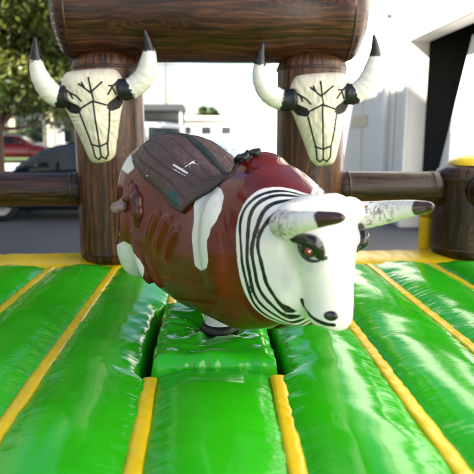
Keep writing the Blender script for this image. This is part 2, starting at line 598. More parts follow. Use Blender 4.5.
def fence(name, label, x0, x1, seed):
    f = empty(name, ((x0 + x1) / 2, 4.6, S))
    tag(f, label, 'fence', 'log fences beside the arch')
    cx = (x0 + x1) / 2
    rl = log_mesh('rail', abs(x1 - x0), 0.137, M['rail'], f, seed, dome=0.6, nseg=36)
    rl.rotation_euler = (R(-90), 0, R(-90))
    rl.location = (min(x0, x1) - cx, 0, at_depth(400, 188, 4.6).z - S)
    return f, cx
zr = at_depth(400, 188, 4.6).z - S
stump_x = 2.19
fr, cxr = fence('log_fence', 'dark brown log rail and corner stump with yellow top right of the arch', PX[1] + post_r - 0.05, stump_x - 0.26, 4)
st = log_mesh('corner_post', 0.76, 0.30, M['rail'], fr, 6, dome=0.4, pinch=((zr, 0.10, 0.04),))
st.location = (stump_x - cxr, 0, 0.02)
sr = log_mesh('rail', 3.5, 0.137, M['rail'], fr, 8, dome=0.6, nseg=36)
sr.rotation_euler = (R(90), 0, 0)
sr.location = (stump_x - 0.03 - cxr, -0.2, zr)
def dome_cap(parent, x, y, z, r, h):
    V = []; n = 28; rings = 9
    for j in range(rings):
        t = j / (rings - 1) * math.pi * 0.5
        for k in range(n):
            a = 2 * math.pi * k / n
            q = r * math.cos(t) * (1 + 0.02 * math.sin(a * 9 + 1)) + 0.004
            V.append((x + q * math.cos(a), y + q * math.sin(a), z + h * math.sin(t)))
    o = mesh('yellow_cap', V, grid_faces(n, rings, True) + [tuple((rings - 1) * n + k for k in range(n))], M['yellow'], parent)
    attr(o.data, 'edge', [0.5] * len(V))
dome_cap(fr, stump_x + 0.04 - cxr, 0, 0.80, 0.23, 0.085)
fl, cxl = fence('log_fence', 'dark brown log rail left of the arch in front of the parked blue car', -stump_x + 0.26, PX[0] - post_r + 0.05, 5)
st = log_mesh('corner_post', 0.76, 0.30, M['rail'], fl, 7, dome=0.4)
st.location = (-stump_x - cxl, 0, 0.02)

# ------------------------------------------------------------------ bull skulls on the posts
def seg_dist(P, poly):
    """distance of points (n,dim) to a polyline"""
    P = np.asarray(P, float); D = np.full(len(P), 1e9)
    poly = np.asarray(poly, float)
    for a, b in zip(poly[:-1], poly[1:]):
        ab = b - a
        t = np.clip(((P - a) @ ab) / (ab @ ab + 1e-12), 0, 1)
        D = np.minimum(D, np.linalg.norm(P - a - t[:, None] * ab, axis=1))
    return D

def in_poly(P, poly):
    P = np.asarray(P, float); poly = np.asarray(poly, float)
    inside = np.zeros(len(P), bool)
    x, y = P[:, 0], P[:, 1]
    for (x1, y1), (x2, y2) in zip(poly, np.roll(poly, -1, axis=0)):
        c = ((y1 > y) != (y2 > y))
        xi = (x2 - x1) * (y - y1) / (y2 - y1 + 1e-12) + x1
        inside ^= c & (x < xi)
    return inside

def poly_sdf(P, poly):
    poly = np.asarray(poly, float)
    d = seg_dist(P, np.vstack([poly, poly[:1]]))
    return np.where(in_poly(P, poly), -d, d)

t = NT('skull_vinyl')
v = t.coord('Object')
n1 = t.noise(v, 5, 4)
col = t.ramp(n1, [(0.3, (0.70, 0.63, 0.48)), (0.7, (0.82, 0.75, 0.60))])
ln = t.attr('ink')
wob = t.math('MULTIPLY', t.math('SUBTRACT', t.noise(v, 60, 3), 0.5), 0.0035)
ink = t.mr(t.math('ADD', ln, wob), -0.0008, 0.0008, 1, 0)
col = t.mix(ink, col, (0.012, 0.011, 0.010, 1))
cre = t.noise(t.coord('Object', (14, 14, 5)), 1.0, 4, 0.6, 0.5)
M['skull'] = t.set(col, t.math('ADD', t.math('MULTIPLY', ink, 0.4), 0.32), t.bump(cre, 0.45, 0.02))

t = NT('skull_horn_vinyl')
v = t.coord('Object')
sv = t.attr('s')
jag = t.math('MULTIPLY', t.math('SUBTRACT', t.noise(v, 42, 4, 0.7), 0.5), 0.14)
q = t.math('ADD', sv, jag)
blk = t.math('ADD', t.mr(q, 0.20, 0.215, 1, 0), t.mr(q, 0.715, 0.73, 0, 1), clamp=True)
nn = t.noise(v, 9, 3)
whitec = t.mix(nn, (0.72, 0.70, 0.65, 1), (0.84, 0.81, 0.75, 1))
col = t.mix(blk, whitec, (0.010, 0.010, 0.011, 1))
cre = t.noise(t.coord('Object', (9, 9, 22)), 1.0, 4, 0.6, 0.6)
M['skull_horn'] = t.set(col, 0.33, t.bump(cre, 0.5, 0.02))

PXM = 4.20 / F_PX                     # metres per photo pixel where the skulls hang
# outline in photo pixels about the skull's own middle line (x right, y down from the top of the head)
OUT = [(x * 0.91, y) for x, y in [(-28, 3), (-22, 0), (0, -1), (22, 0), (29, 3), (33, 10), (34, 20), (33, 30), (28, 42), (24, 56), (20, 72), (16, 85), (12, 91), (0, 93), (-11, 91), (-15, 85), (-19, 72), (-24, 56), (-29, 42), (-34, 30), (-34, 20), (-32, 10)]]
INKL = [
    [(-1, 8), (0, 22), (1, 31)], [(-1, 22), (-11, 13)], [(-1, 22), (11, 13)], [(-6, 17), (-8, 12)],
    [(-15, 37), (0, 30), (15, 36)], [(-15, 37), (-11, 55), (-7, 72), (-6, 84), (-3, 87), (0, 84)], [(15, 36), (12, 55), (8, 72), (7, 83), (4, 87), (0, 84)],
    [(0, 30), (0, 55), (0, 84)], [(-8, 71), (0, 74), (8, 71)],
    [(-27, 16), (-21, 20), (-15, 24), (-11, 29)], [(-21, 20), (-19, 26)], [(27, 12), (20, 18), (15, 25)], [(22, 17), (17, 17)], [(20, 18), (22, 25)],
    [(29, 43), (25, 55), (26, 62), (22, 72)], [(-28, 46), (-25, 54), (-26, 60)], [(30, 50), (27, 58)],
]
EYES = [[(-30, 26), (-24, 28), (-14, 33), (-12, 38), (-17, 41), (-24, 39), (-28, 34)], [(29, 26), (23, 27), (14, 33), (12, 38), (17, 41), (24, 39), (28, 34)]]

def skull_faces():
    # rows across the outline, pillow depth
    pts = catmull(list(OUT) + list(OUT[:1]), 400)
    rgt = pts[(pts[:, 0] >= 0)]; lft = pts[(pts[:, 0] <= 0)]
    rgt = rgt[np.argsort(rgt[:, 1])]; lft = lft[np.argsort(lft[:, 1])]
    nr, nc = 190, 101
    V = []; P2 = []
    for j in range(nr):
        tj = 0.5 - 0.5 * math.cos(math.pi * j / (nr - 1))
        y = -0.9 + (92.9 + 0.9) * tj
        xr = np.interp(y, rgt[:, 1], rgt[:, 0]); xl = np.interp(y, lft[:, 1], lft[:, 0])
        for i in range(nc):
            u = -math.cos(math.pi * i / (nc - 1))
            x = xl + (xr - xl) * (u + 1) / 2
            ey = max(0.0, 1 - (y + 0.9) / 14.0) if y < 14 else max(0.0, (y - 80) / 12.9)
            d = math.sqrt(max(0, 1 - abs(u) ** 2.4)) * math.sqrt(max(0, 1 - ey ** 2.2))
            V.append((np.array([x, y]), d)); P2.append((x, y))
    return nc, nr, V, np.array(P2)
sk_n, sk_r, sk_V, sk_P = skull_faces()
def skull_verts(sd):
    out = []
    for (q, d) in sk_V:
        depth = 0.145 * (1 - 0.35 * max(0, (q[1] - 30) / 63))
        ridge = 0.022 * math.exp(-(q[0] / 12) ** 2) * math.exp(-((q[1] - 60) / 32) ** 2)
        sock = -0.022 * (math.exp(-(((q[0] - 21) / 9) ** 2 + ((q[1] - 34) / 7) ** 2)) + math.exp(-(((q[0] + 21) / 9) ** 2 + ((q[1] - 34) / 7) ** 2)))
        out.append((q[0] * PXM, -depth * d - ridge * d - sock, -q[1] * PXM))
    out = np.array(out)
    Q = sk_P; D = np.array([d for _, d in sk_V])
    rimw = np.exp(-((D - 0.55) / 0.35) ** 2)
    out[:, 1] += D * (0.006 * noise2(Q[:, 0] * 0.16 + sd, Q[:, 1] * 0.12, 70) + 0.004 * noise2(Q[:, 0] * 0.4, Q[:, 1] * 0.2 + sd, 71))
    ang_ = np.arctan2(Q[:, 1] - 45, Q[:, 0])
    out[:, 1] += 0.009 * rimw * noise1(ang_ * 9 + sd * 5, 73) 
    return out
VV = skull_verts(0)
ink = np.full(len(VV), 1.0)
P2m = sk_P * PXM
for pl in INKL:
    ink = np.minimum(ink, seg_dist(P2m, np.array(pl, float) * PXM) - 0.0066)
for e in EYES:
    ink = np.minimum(ink, poly_sdf(P2m, np.array(e, float) * PXM))
skF = [f[::-1] for f in grid_faces(sk_n, sk_r)]
# flat back
bk = [(j * sk_n) for j in range(sk_r)]
skF += [(a_, a_ + sk_n, a_ + sk_n + sk_n - 1, a_ + sk_n - 1) for a_ in bk[:-1]]

def skull(px, py, tilt, label, side, sd, hs):
    s = empty('bull_skull')
    tag(s, label, 'bull skull', 'inflatable bull skulls on the arch posts')
    o = mesh('face', skull_verts(sd), skF, M['skull'], s)
    attr(o.data, 'ink', ink)
    for pts, rr in (([(-24, 23), (-37, 23), (-48, 14), (-54, -1), (-53, -18), (-50, -32)], 1), ([(24, 21), (36, 21), (49, 11), (55, -5), (56, -18), (54, -32)], 1)):
        P = catmull([(x * (1 + ((hs[0] if x < 0 else hs[1]) - 1) * min(1, max(0, (abs(x) - 24) / 20))) * PXM, -0.055 - 0.020 * max(0, i - 1), -y * PXM) for i, (x, y) in enumerate(pts)], 46)
        tt = np.linspace(0, 1, 46)
        rad = PXM * (10.8 - 1.0 * tt - 8.6 * np.clip((tt - 0.38) / 0.62, 0, 1) ** 1.25)
        rad = rad * (1 + 0.04 * noise1(tt * 30 + 3, 72))
        rad[0] *= 0.9
        V, F, s_, a_ = tube(P, rad, 22)
        h = mesh('horn', V, F, M['skull_horn'], s)
        attr(h.data, 's', s_)
    s.location = at_depth(px, py, 4.345)
    s.rotation_euler = (R(3), R(tilt), R(side))
    return s
skull(90.0, 70, -5.5, 'cream inflatable bull skull with black and white horns on the left post', 6, 3, (0.87, 1.06))
skull(319.0, 74, -3.5, 'cream inflatable bull skull with black and white horns on the right post', -4, 11, (1.10, 0.95))

# ------------------------------------------------------------------ mechanical bull
BULL_RZ = R(-57)
BULL_LOC = Vector((0.045, 2.74, S))
BULL_M = Matrix.Translation(BULL_LOC) @ Matrix.Rotation(BULL_RZ, 4, 'Z')
BULL_I = BULL_M.inverted()
bull = empty('mechanical_bull', BULL_LOC, BULL_RZ)
tag(bull, 'red-brown and white mechanical bull with lowered white head and striped neck on a padded base', 'mechanical bull')

def loft(st, n=40, p=2.3):
    """closed solid through sections (x, zc, half height, half width), axis along x"""
    V = []
    for (x, zc, hz, hw) in st:
        for k in range(n):
            a = 2 * math.pi * k / n
            c, s = math.cos(a), math.sin(a)
            V.append((x, hw * math.copysign(abs(c) ** (2 / p), c), zc + hz * math.copysign(abs(s) ** (2 / p), s)))
    F = grid_faces(n, len(st), True)
    F += [tuple(range(n))[::-1], tuple((len(st) - 1) * n + k for k in range(n))]
    return V, F

def loft_axis(st, n=32, p=2.2):
    """sections (cx, cz, tilt from vertical in degrees, half depth, half width) strung downwards"""
    V = []
    for (cx, cz, tl, hd, hw) in st:
        ax = np.array([math.cos(R(tl)), 0, math.sin(R(tl))])      # depth direction
        for k in range(n):
            a = 2 * math.pi * k / n
            c, s = math.cos(a), math.sin(a)
            q = np.array([cx, 0, cz]) + ax * hd * math.copysign(abs(s) ** (2 / p), s)
            V.append((q[0], hw * math.copysign(abs(c) ** (2 / p), c), q[2]))
    F = grid_faces(n, len(st), True)
    F += [tuple(range(n))[::-1], tuple((len(st) - 1) * n + k for k in range(n))]
    return V, F

def ell(c, r, rot=(0, 0, 0), n=20):
    m = Matrix.Rotation(R(rot[2]), 3, 'Z') @ Matrix.Rotation(R(rot[1]), 3, 'Y') @ Matrix.Rotation(R(rot[0]), 3, 'X')
    V = []
    for j in range(1, n // 2):
        t_ = math.pi * j / (n // 2)
        for k in range(n):
            a = 2 * math.pi * k / n
            p_ = m @ Vector((r[0] * math.sin(t_) * math.cos(a), r[1] * math.sin(t_) * math.sin(a), r[2] * math.cos(t_)))
            V.append((c[0] + p_.x, c[1] + p_.y, c[2] + p_.z))
    rows = n // 2 - 1
    F = [f[::-1] for f in grid_faces(n, rows, True)]
    top = m @ Vector((0, 0, r[2])); V.append((c[0] + top.x, c[1] + top.y, c[2] + top.z))
    V.append((c[0] - top.x, c[1] - top.y, c[2] - top.z))
    a, b = len(V) - 2, len(V) - 1
    F += [(k, (k + 1) % n, a)[::1] for k in range(n)]
    F += [((rows - 1) * n + (k + 1) % n, (rows - 1) * n + k, b) for k in range(n)]
    return V, F

def fuse(parts, voxel, smooth_it, name):
    V = []; F = []
    for v_, f_ in parts:
        o_ = len(V)
        V += [tuple(map(float, x)) for x in v_]; F += [tuple(i + o_ for i in q) for q in f_]
    me = bpy.data.meshes.new('tmp'); me.from_pydata(V, [], F); me.update()
    bm = bmesh.new(); bm.from_mesh(me)
    # every closed shell must face outwards
    bmesh.ops.recalc_face_normals(bm, faces=bm.faces[:])
    bm.to_mesh(me); bm.free()
    ob = bpy.data.objects.new('tmp', me); scene.collection.objects.link(ob)
    md = ob.modifiers.new('r', 'REMESH'); md.mode = 'VOXEL'; md.voxel_size = voxel; md.use_smooth_shade = True
    dg = bpy.context.evaluated_depsgraph_get(); dg.update()
    out = bpy.data.meshes.new_from_object(ob.evaluated_get(dg))
    bpy.data.objects.remove(ob); bpy.data.meshes.remove(me)
    bm = bmesh.new(); bm.from_mesh(out)
    for _ in range(smooth_it):
        bmesh.ops.smooth_vert(bm, verts=bm.verts[:], factor=0.5, use_axis_x=True, use_axis_y=True, use_axis_z=True)
    bm.normal_update(); bm.to_mesh(out); bm.free()
    out.name = name
    return out

body_st = [(-0.655, 0.69, 0.15, 0.13), (-0.635, 0.67, 0.28, 0.23), (-0.575, 0.645, 0.36, 0.29), (-0.46, 0.635, 0.38, 0.305),
           (-0.28, 0.59, 0.405, 0.295), (-0.12, 0.54, 0.385, 0.275), (0.05, 0.49, 0.33, 0.268), (0.16, 0.49, 0.33, 0.268),
           (0.31, 0.535, 0.38, 0.266), (0.44, 0.56, 0.36, 0.258), (0.53, 0.55, 0.325, 0.245), (0.61, 0.545, 0.285, 0.222), (0.68, 0.53, 0.255, 0.190), (0.73, 0.53, 0.185, 0.140), (0.765, 0.52, 0.12, 0.09)]
head_st = [(0.700, 0.815, 8, 0.045, 0.10), (0.702, 0.795, 8, 0.085, 0.15), (0.706, 0.745, 8, 0.115, 0.178), (0.712, 0.69, 8, 0.13, 0.182),
           (0.722, 0.62, 10, 0.138, 0.168), (0.738, 0.55, 12, 0.135, 0.140), (0.760, 0.48, 6, 0.125, 0.110), (0.785, 0.42, -2, 0.112, 0.099),
           (0.800, 0.37, -10, 0.100, 0.098), (0.808, 0.345, -16, 0.085, 0.084), (0.814, 0.328, -20, 0.05, 0.05)]
hv, hf = loft_axis([(a, b, c, d, e * 0.88) for a, b, c, d, e in head_st])
hv = [(x, y - 0.010 - 0.030 * min(1, max(0, (0.72 - z) / 0.4)), z) for x, y, z in hv]
parts = [loft(body_st, p=2.55), (hv, hf)]
parts.append(ell((0.345, 0, 0.805), (0.14, 0.16, 0.168)))                       # withers
parts.append(ell((-0.42, 0.0, 0.86), (0.15, 0.20, 0.13)))                     # croup
for sy in (-1, 1):
    parts.append(ell((-0.465, sy * 0.20, 0.60), (0.15, 0.12, 0.26), (0, 14, 0)))     # haunch
    parts.append(ell((-0.525, sy * 0.19, 0.45), (0.13, 0.12, 0.20), (0, 6, 0)))      # lower thigh
    parts.append(ell((0.33, sy * 0.20, 0.56), (0.13, 0.10, 0.25), (0, -8, 0)))      # shoulder
    for q, (x, z, l) in enumerate(((-0.27, 0.60, 0.10), (-0.185, 0.585, 0.12), (-0.10, 0.56, 0.13), (-0.015, 0.53, 0.12))):
        parts.append(ell((x, sy * 0.262, z), (0.026, 0.037, l), (0, 32, 0), 18))   # ribs
    parts.append(ell((-0.34, sy * 0.255, 0.46), (0.045, 0.055, 0.20), (0, -22, 0), 18))   # flank fold
    parts.append(ell((-0.24, sy * 0.245, 0.42), (0.035, 0.045, 0.16), (0, -26, 0), 18))
    parts.append(ell((0.80, sy * 0.042 - 0.038, 0.365), (0.045, 0.046, 0.045)))               # nostril swell
    parts.append(ell((0.765, sy * 0.112 - 0.012, 0.64), (0.065, 0.045, 0.045)))              # eye socket bone
    parts.append(ell((0.72, sy * 0.158 - 0.008, 0.73), (0.07, 0.06, 0.07)))                  # horn root
parts.append(ell((0.71, -0.02, 0.455), (0.09, 0.075, 0.10), (0, 20, 0)))                  # jaw
body_me = fuse(parts, 0.0075, 12, 'body')
nv = len(body_me.vertices)
co = np.empty(nv * 3); body_me.vertices.foreach_get('co', co); co = co.reshape(-1, 3)
bvh = BVHTree.FromPolygons([Vector(c) for c in co], [tuple(p.vertices) for p in body_me.polygons])
CAM_B = BULL_I @ CAM_LOC
def hit(px, py):
    """the point of the bull's skin (bull's own frame) that a photo pixel shows"""
    d = BULL_I.to_3x3() @ photo_ray(px, py)
    loc, nrm, idx, dist = bvh.ray_cast(CAM_B, d)
    return np.array(loc) if loc is not None else None
def hits(pl): return np.array([h for h in (hit(*p_) for p_ in pl) if h is not None])

# white head: plane fitted through the edge of the white in the photograph
pts = hits([(288, 186), (262, 196), (243, 212), (233, 232), (233, 255), (240, 280), (252, 300), (266, 317)])
cen = pts.mean(0)
u_, s_v, vt = np.linalg.svd(pts - cen)
pn = vt[2]; pn = pn if pn[0] > 0 else -pn
print('neck plane', cen, pn, s_v)
A = np.array([np.concatenate([pts[:, [0]] * 0 + 1, pts[:, [2]], np.abs(pts[:, [1]])], axis=1)])[0]
sol, *_ = np.linalg.lstsq(A, pts[:, 0], rcond=None)           # x = a + b z + c |y|, same on both sides
print('neck fit', sol)
neck = co[:, 0] - (sol[0] + sol[1] * co[:, 2] + sol[2] * np.abs(co[:, 1]))
white = -neck                                                   # negative inside
PATCH = [
    [(205, 188), (214, 186), (221, 189), (224, 197), (222, 208), (217, 220), (211, 228), (210, 234), (207, 240), (207, 248), (208, 260), (207, 268), (201, 271), (195, 266), (193, 250), (192, 235), (194, 220), (194, 205), (198, 194)],
    [(116, 244), (124, 241), (131, 245), (134, 253), (140, 260), (144, 268), (143, 277), (136, 281), (124, 279), (114, 274)],
    [(119, 168), (121, 158), (126, 149), (133, 145), (131, 155), (134, 168), (128, 174)],
]
right = co[:, 1] < 0
# one distance field per patch, in the plane facing the patch, on both flanks
for pl in PATCH:
    h = hits(pl)
    if len(h) < 3: continue
    dm = np.mean([np.linalg.norm(q - np.array(CAM_B)) for q in h])
    h = np.array([hit(*q) if hit(*q) is not None else np.array(CAM_B + (BULL_I.to_3x3() @ photo_ray(*q)) * float(dm)) for q in pl])
    c = h.mean(0)
    for sy in (1, -1):
        hh = h * np.array([1, sy, 1]); cc = hh.mean(0)
        nrm = (cc - np.array(CAM_B) * np.array([1, sy, 1])); nrm /= np.linalg.norm(nrm)
        v0 = np.cross(nrm, [0, 0, 1]); v0 /= np.linalg.norm(v0)
        vv = [v0, np.cross(v0, nrm)]
        P = np.stack([(co - cc) @ vv[0], (co - cc) @ vv[1]], 1)
        Q = np.stack([(hh - cc) @ vv[0], (hh - cc) @ vv[1]], 1)
        d = poly_sdf(P, Q)
        off = np.abs((co - cc) @ nrm)
        d = np.where(off > 0.24, np.maximum(d, 0.05), d)
        white = np.minimum(white, d)
attr(body_me, 'white', white)
# black stripes round the neck: offsets behind the white edge
stripe = np.full(nv, 1.0)
ang = np.arctan2(co[:, 2] - 0.55, co[:, 1])
for off, w, lo, hi in ((0.020, 0.0060, 0, 1), (0.045, 0.0068, 0, 1), (0.070, 0.0068, 0, 1), (0.095, 0.0058, 0, 1)):
    wob = 0.005 * np.sin(ang * 4 + off * 60) + 0.0025 * np.sin(ang * 9 + off * 50)
    stripe = np.minimum(stripe, np.abs(neck - off - wob) - w)
stripe = stripe + np.clip((co[:, 0] - 0.70) / 0.05, 0, 1) * 0.02
mouth = hits([(302, 300), (304, 307), (309, 314), (316, 320), (325, 324), (334, 325)])
if len(mouth) > 2:
    for sy in (1, -1):
        stripe = np.minimum(stripe, seg_dist(co, mouth * np.array([1, sy, 1])) - 0.0080)
attr(body_me, 'black', stripe)

face_shading = np.full(nv, 1.0)  # grey shading painted into the white round the eye sockets and cheeks
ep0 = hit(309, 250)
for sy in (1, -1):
    face_shading = np.minimum(face_shading, np.linalg.norm((co - ep0 * np.array([1, sy, 1])) * np.array([1, 1, 0.8]), axis=1))
    face_shading = np.minimum(face_shading, 0.03 + np.linalg.norm((co - np.array([0.70, sy * 0.16 - 0.01, 0.50])) * np.array([1, 1, 0.55]), axis=1))
attr(body_me, 'face_shading', face_shading)
t = NT('bull_fibreglass_paint')
v = t.coord('Object')
n1 = t.noise(v, 4, 5)
brown = t.ramp(n1, [(0.28, (0.072, 0.006, 0.002)), (0.55, (0.140, 0.012, 0.004)), (0.8, (0.20, 0.026, 0.006))])
n2 = t.noise(v, 7, 5)
wh = t.ramp(n2, [(0.3, (0.76, 0.74, 0.70)), (0.65, (0.85, 0.82, 0.77))])
grime = t.noise(t.coord('Object', (30, 30, 9)), 1.0, 6, 0.7)
wh = t.mix(t.math('MULTIPLY', t.mr(grime, 0.58, 0.75), 0.25), wh, (0.30, 0.27, 0.24, 1))
wh = t.mix(t.math('MULTIPLY', t.mr(t.math('ADD', t.attr('face_shading'), t.math('MULTIPLY', t.noise(v, 14, 5, 0.65), 0.06)), 0.055, 0.135, 1, 0), 0.6), wh, (0.30, 0.34, 0.36, 1))
wob = t.math('MULTIPLY', t.math('SUBTRACT', t.noise(v, 18, 3), 0.5), 0.010)
fw = t.mr(t.math('ADD', t.attr('white'), wob), -0.001, 0.001, 1, 0)
col = t.mix(fw, brown, wh)
wob2 = t.math('MULTIPLY', t.math('SUBTRACT', t.noise(v, 22, 2), 0.5), 0.005)
fb = t.mr(t.math('ADD', t.attr('black'), wob2), -0.001, 0.001, 1, 0)
col = t.mix(fb, col, (0.012, 0.011, 0.012, 1))
lump = t.noise(v, 9, 4)
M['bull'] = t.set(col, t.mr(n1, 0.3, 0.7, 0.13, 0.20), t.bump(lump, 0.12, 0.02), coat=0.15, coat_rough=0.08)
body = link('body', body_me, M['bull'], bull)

# horns
t = NT('bull_horn_paint')
v = t.coord('Object')
sv = t.attr('s')
q = t.math('ADD', sv, t.math('MULTIPLY', t.math('SUBTRACT', t.noise(v, 30, 3), 0.5), 0.05))
streak = t.noise(t.coord('Object', (60, 16, 40), (0, 0, 0.4)), 1.0, 5, 0.7, 0.8)
side = t.mr(t.noise(v, 6, 2), 0.3, 0.6)
rings = t.math('MULTIPLY', t.mr(streak, 0.47, 0.60), t.mr(sv, 0.25, 0.80, 1.0, 0.10))
base = t.mix(rings, (0.78, 0.77, 0.72, 1), (0.16, 0.075, 0.055, 1))
col = t.mix(t.mr(q, 0.80, 0.815), base, (0.045, 0.016, 0.014, 1))
M['bull_horn'] = t.set(col, 0.25, t.bump(t.noise(t.coord('Object', (40, 10, 40)), 1.0, 4), 0.2, 0.01), coat=0.2)
for sy in (-1, 1):
    P = catmull([(0.70, sy * 0.165, 0.715), (0.755, sy * 0.225, 0.722), (0.84, sy * 0.262, 0.742), (0.94, sy * 0.262, 0.765), (1.05, sy * 0.228, 0.785)], 60)
    tt = np.linspace(0, 1, 60)
    rad = 0.061 - 0.010 * tt - 0.034 * tt ** 1.5
    rad = np.where(tt > 0.93, rad * np.sqrt(np.clip(1 - ((tt - 0.93) / 0.07) ** 2 * 0.85, 0, 1)), rad)
    V, F, s_, a_ = tube(P, rad, 26)
    h = mesh('horn', V, F, M['bull_horn'], bull)
    attr(h.data, 's', s_)

# eyes with heavy black brows
M['eye_black'] = plain('eye_black_paint', (0.008, 0.007, 0.008), 0.18, 0.1, coat=0.4)
M['eye_red'] = plain('eye_red_glass', (0.22, 0.012, 0.012), 0.12, 0.3, 40, coat=0.6)
def mirror_pts(a): return a * np.array([1, -1, 1])
def normal_at(p_):
    loc, nrm, idx, d = bvh.find_nearest(Vector(p_))
    return np.array(loc), np.array(nrm)
eye_p = hit(309, 250)
brow = [hit(*q) for q in ((291, 239), (299, 239), (307, 241), (314, 244), (318, 250), (322, 257), (327, 258))]
print('eye', eye_p, 'brow', brow)
brow = np.array([b for b in brow if b is not None])
rim_e = hits([(298, 243), (300, 250), (305, 257), (312, 261), (320, 261)])
for sy in (1, -1):
    ep, en = normal_at(eye_p * np.array([1, sy, 1]))
    e = empty_o = None
    V, F = ell((0, 0, 0), (0.034, 0.030, 0.018), n=24)
    rot = Vector(en).to_track_quat('Z', 'Y').to_matrix()
    V = [tuple(np.array(rot @ Vector(q)) + ep) for q in V]
    e = mesh('eye', V, F, M['eye_black'], bull)
    V, F = ell((0, 0, 0.010), (0.017, 0.017, 0.012), n=20)
    V = [tuple(np.array(rot @ Vector(q)) + ep) for q in V]
    mesh('iris', V, F, M['eye_red'], e)
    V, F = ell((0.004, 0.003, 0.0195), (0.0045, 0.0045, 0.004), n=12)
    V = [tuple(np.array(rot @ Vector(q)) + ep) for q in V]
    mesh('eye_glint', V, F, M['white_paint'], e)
    bp = catmull(brow * np.array([1, sy, 1]), 30)
    bp = np.array([normal_at(q)[0] + normal_at(q)[1] * 0.001 for q in bp])
    tt = np.linspace(0, 1, 30)
    rad = 0.007 + 0.022 * np.sin(np.clip(tt * 1.08, 0, 1) * math.pi) ** 0.7
    V, F, s_, a_ = tube(bp, rad, 14)
    mesh('brow', V, F, M['eye_black'], bull)
    rp = catmull(rim_e * np.array([1, sy, 1]), 24)
    rp = np.array([normal_at(q)[0] for q in rp])
    V, F, s_, a_ = tube(rp, 0.003 + 0.005 * np.sin(np.linspace(0, 1, 24) * math.pi), 10)
    mesh('eye_rim', V, F, M['eye_black'], bull)
    npx = hit(331, 316)
    if npx is not None:
        ep, en = normal_at(npx * np.array([1, sy, 1]))
        rot = Vector(en).to_track_quat('Z', 'Y').to_matrix()
        V, F = ell((0, 0, 0), (0.026, 0.019, 0.008), n=20)
        V = [tuple(np.array(rot @ Vector(q)) + ep) for q in V]
        mesh('nostril', V, F, M['eye_black'], bull)

# tail curled against the rump with a grey tuft
M['tail_grey'] = plain('tail_tuft_paint', (0.24, 0.17, 0.15), 0.3, 0.4, 25)
M['tail_brown'] = plain('tail_brown_paint', (0.085, 0.015, 0.008), 0.25, 0.3, 12)
tp = [hit(*q) for q in ((131, 184), (134, 192), (137, 201), (138, 212), (137, 222))]
ta = hit(124, 206)
if ta is not None and all(q is not None for q in tp):
    blobs = []
    for q, r_ in zip(tp, (0.022, 0.033, 0.042, 0.040, 0.028)):
        c, cn = normal_at(q)
        blobs.append(ell(c - cn * 0.010, (r_ * 1.15, r_ * 1.15, r_ * 1.4), n=16))
    c, cn = normal_at(ta)
    mid = (normal_at(tp[1])[0] + c) / 2
    blobs.append(ell(normal_at(mid)[0] + normal_at(mid)[1] * 0.008, (0.034, 0.034, 0.024), n=16))
    tl = link('tail', fuse(blobs, 0.006, 12, 'tail'), M['tail_brown'], bull)
    side_v = np.array(BULL_I.to_3x3() @ Vector((-1, 0, 0)))           # towards the left of the photograph
    tv = fuse([ell(c + cn * 0.014 + side_v * 0.004, (0.034, 0.032, 0.026), (0, 30, 20)), ell(c + cn * 0.014 + side_v * 0.030 + np.array([0, 0, -0.010]), (0.030, 0.030, 0.030)), ell(c + cn * 0.018 + np.array([0, 0, 0.022]) - side_v * 0.012, (0.026, 0.024, 0.022))], 0.005, 4, 'tail_tuft')
    link('tail_tuft', tv, M['tail_grey'], tl)

# pedestal the bull turns on: white shaft, black boot
def lathe(prof, n=36):
    V = []
    for r, z in prof:
        for k in range(n):
            a = 2 * math.pi * k / n
            V.append((r * math.cos(a), r * math.sin(a), z))
    return V, grid_faces(n, len(prof), True)
V, F = lathe([(0.076, 0.055), (0.078, 0.06), (0.078, 0.22)])
mesh('pedestal_shaft', V, F, M['white_paint'], bull)
V, F = lathe([(0.150, 0.01), (0.135, 0.03), (0.112, 0.042), (0.098, 0.05), (0.097, 0.06), (0.103, 0.066), (0.097, 0.073), (0.096, 0.088), (0.088, 0.096), (0.078, 0.10)])
mesh('pedestal_boot', V, F, M['black'], bull)
V, F = lathe([(0.10, -0.5), (0.10, -0.04), (0.02, -0.03)])
mesh('pedestal_column', V, F, M['steel'], bull)

# padded cover over the machine base
cover = empty('base_cover', (XC, 2.735, S + 0.02))
tag(cover, 'square wrinkled green vinyl pad wrapped round the bull pedestal', 'pad')
hx, hy = 0.266, 0.425
def cover_pad():
    n = 120
    V = []; E = []
    a = np.linspace(-1, 1, n)
    # a superellipse sheet wrapped over the block: top, rounded shoulders, sides
    for j in range(n):
        for i in range(n):
            u, w = a[i], a[j]
            m = max(abs(u), abs(w))
            if m <= 0.78:
                x = u / 0.78 * (hx - 0.02); y = w / 0.78 * (hy - 0.02); z = 0.075
                r2 = math.hypot(x - 0.035, y)
                z += -0.055 * math.exp(-(r2 / 0.135) ** 4)
                z += 0.009 * noise2(np.array([x * 5 + y * 2]), np.array([y * 13 - x * 5]), 80)[0] + 0.0035 * noise2(np.array([x * 9 - y * 5]), np.array([y * 34 + x * 9]), 81)[0]
                th = math.atan2(y, x)
                z += 0.015 * noise1(np.array([th * 5.5 + 20]), 82)[0] * math.exp(-((r2 - 0.18) / 0.10) ** 2)
                edge_d = min(hx - abs(x), (hy - abs(y)))
                z -= 0.020 * math.exp(-(edge_d / 0.03) ** 2)
            else:
                f = (m - 0.78) / 0.22
                sx, sy_ = u / m, w / m
                bul = 0.022 * math.sin(min(1, f * 1.1) * math.pi) + 0.008 * noise2(np.array([(sx - sy_) * 8]), np.array([f * 3]), 83)[0]
                x = sx * (hx + bul); y = sy_ * (hy + bul)
                z = 0.055 - f * 0.38
            V.append((x, y, z)); E.append(0.4)
    o = mesh('pad', V, grid_faces(n, n), M['green_box'], cover)
    attr(o.data, 'edge', E)
cover_pad()

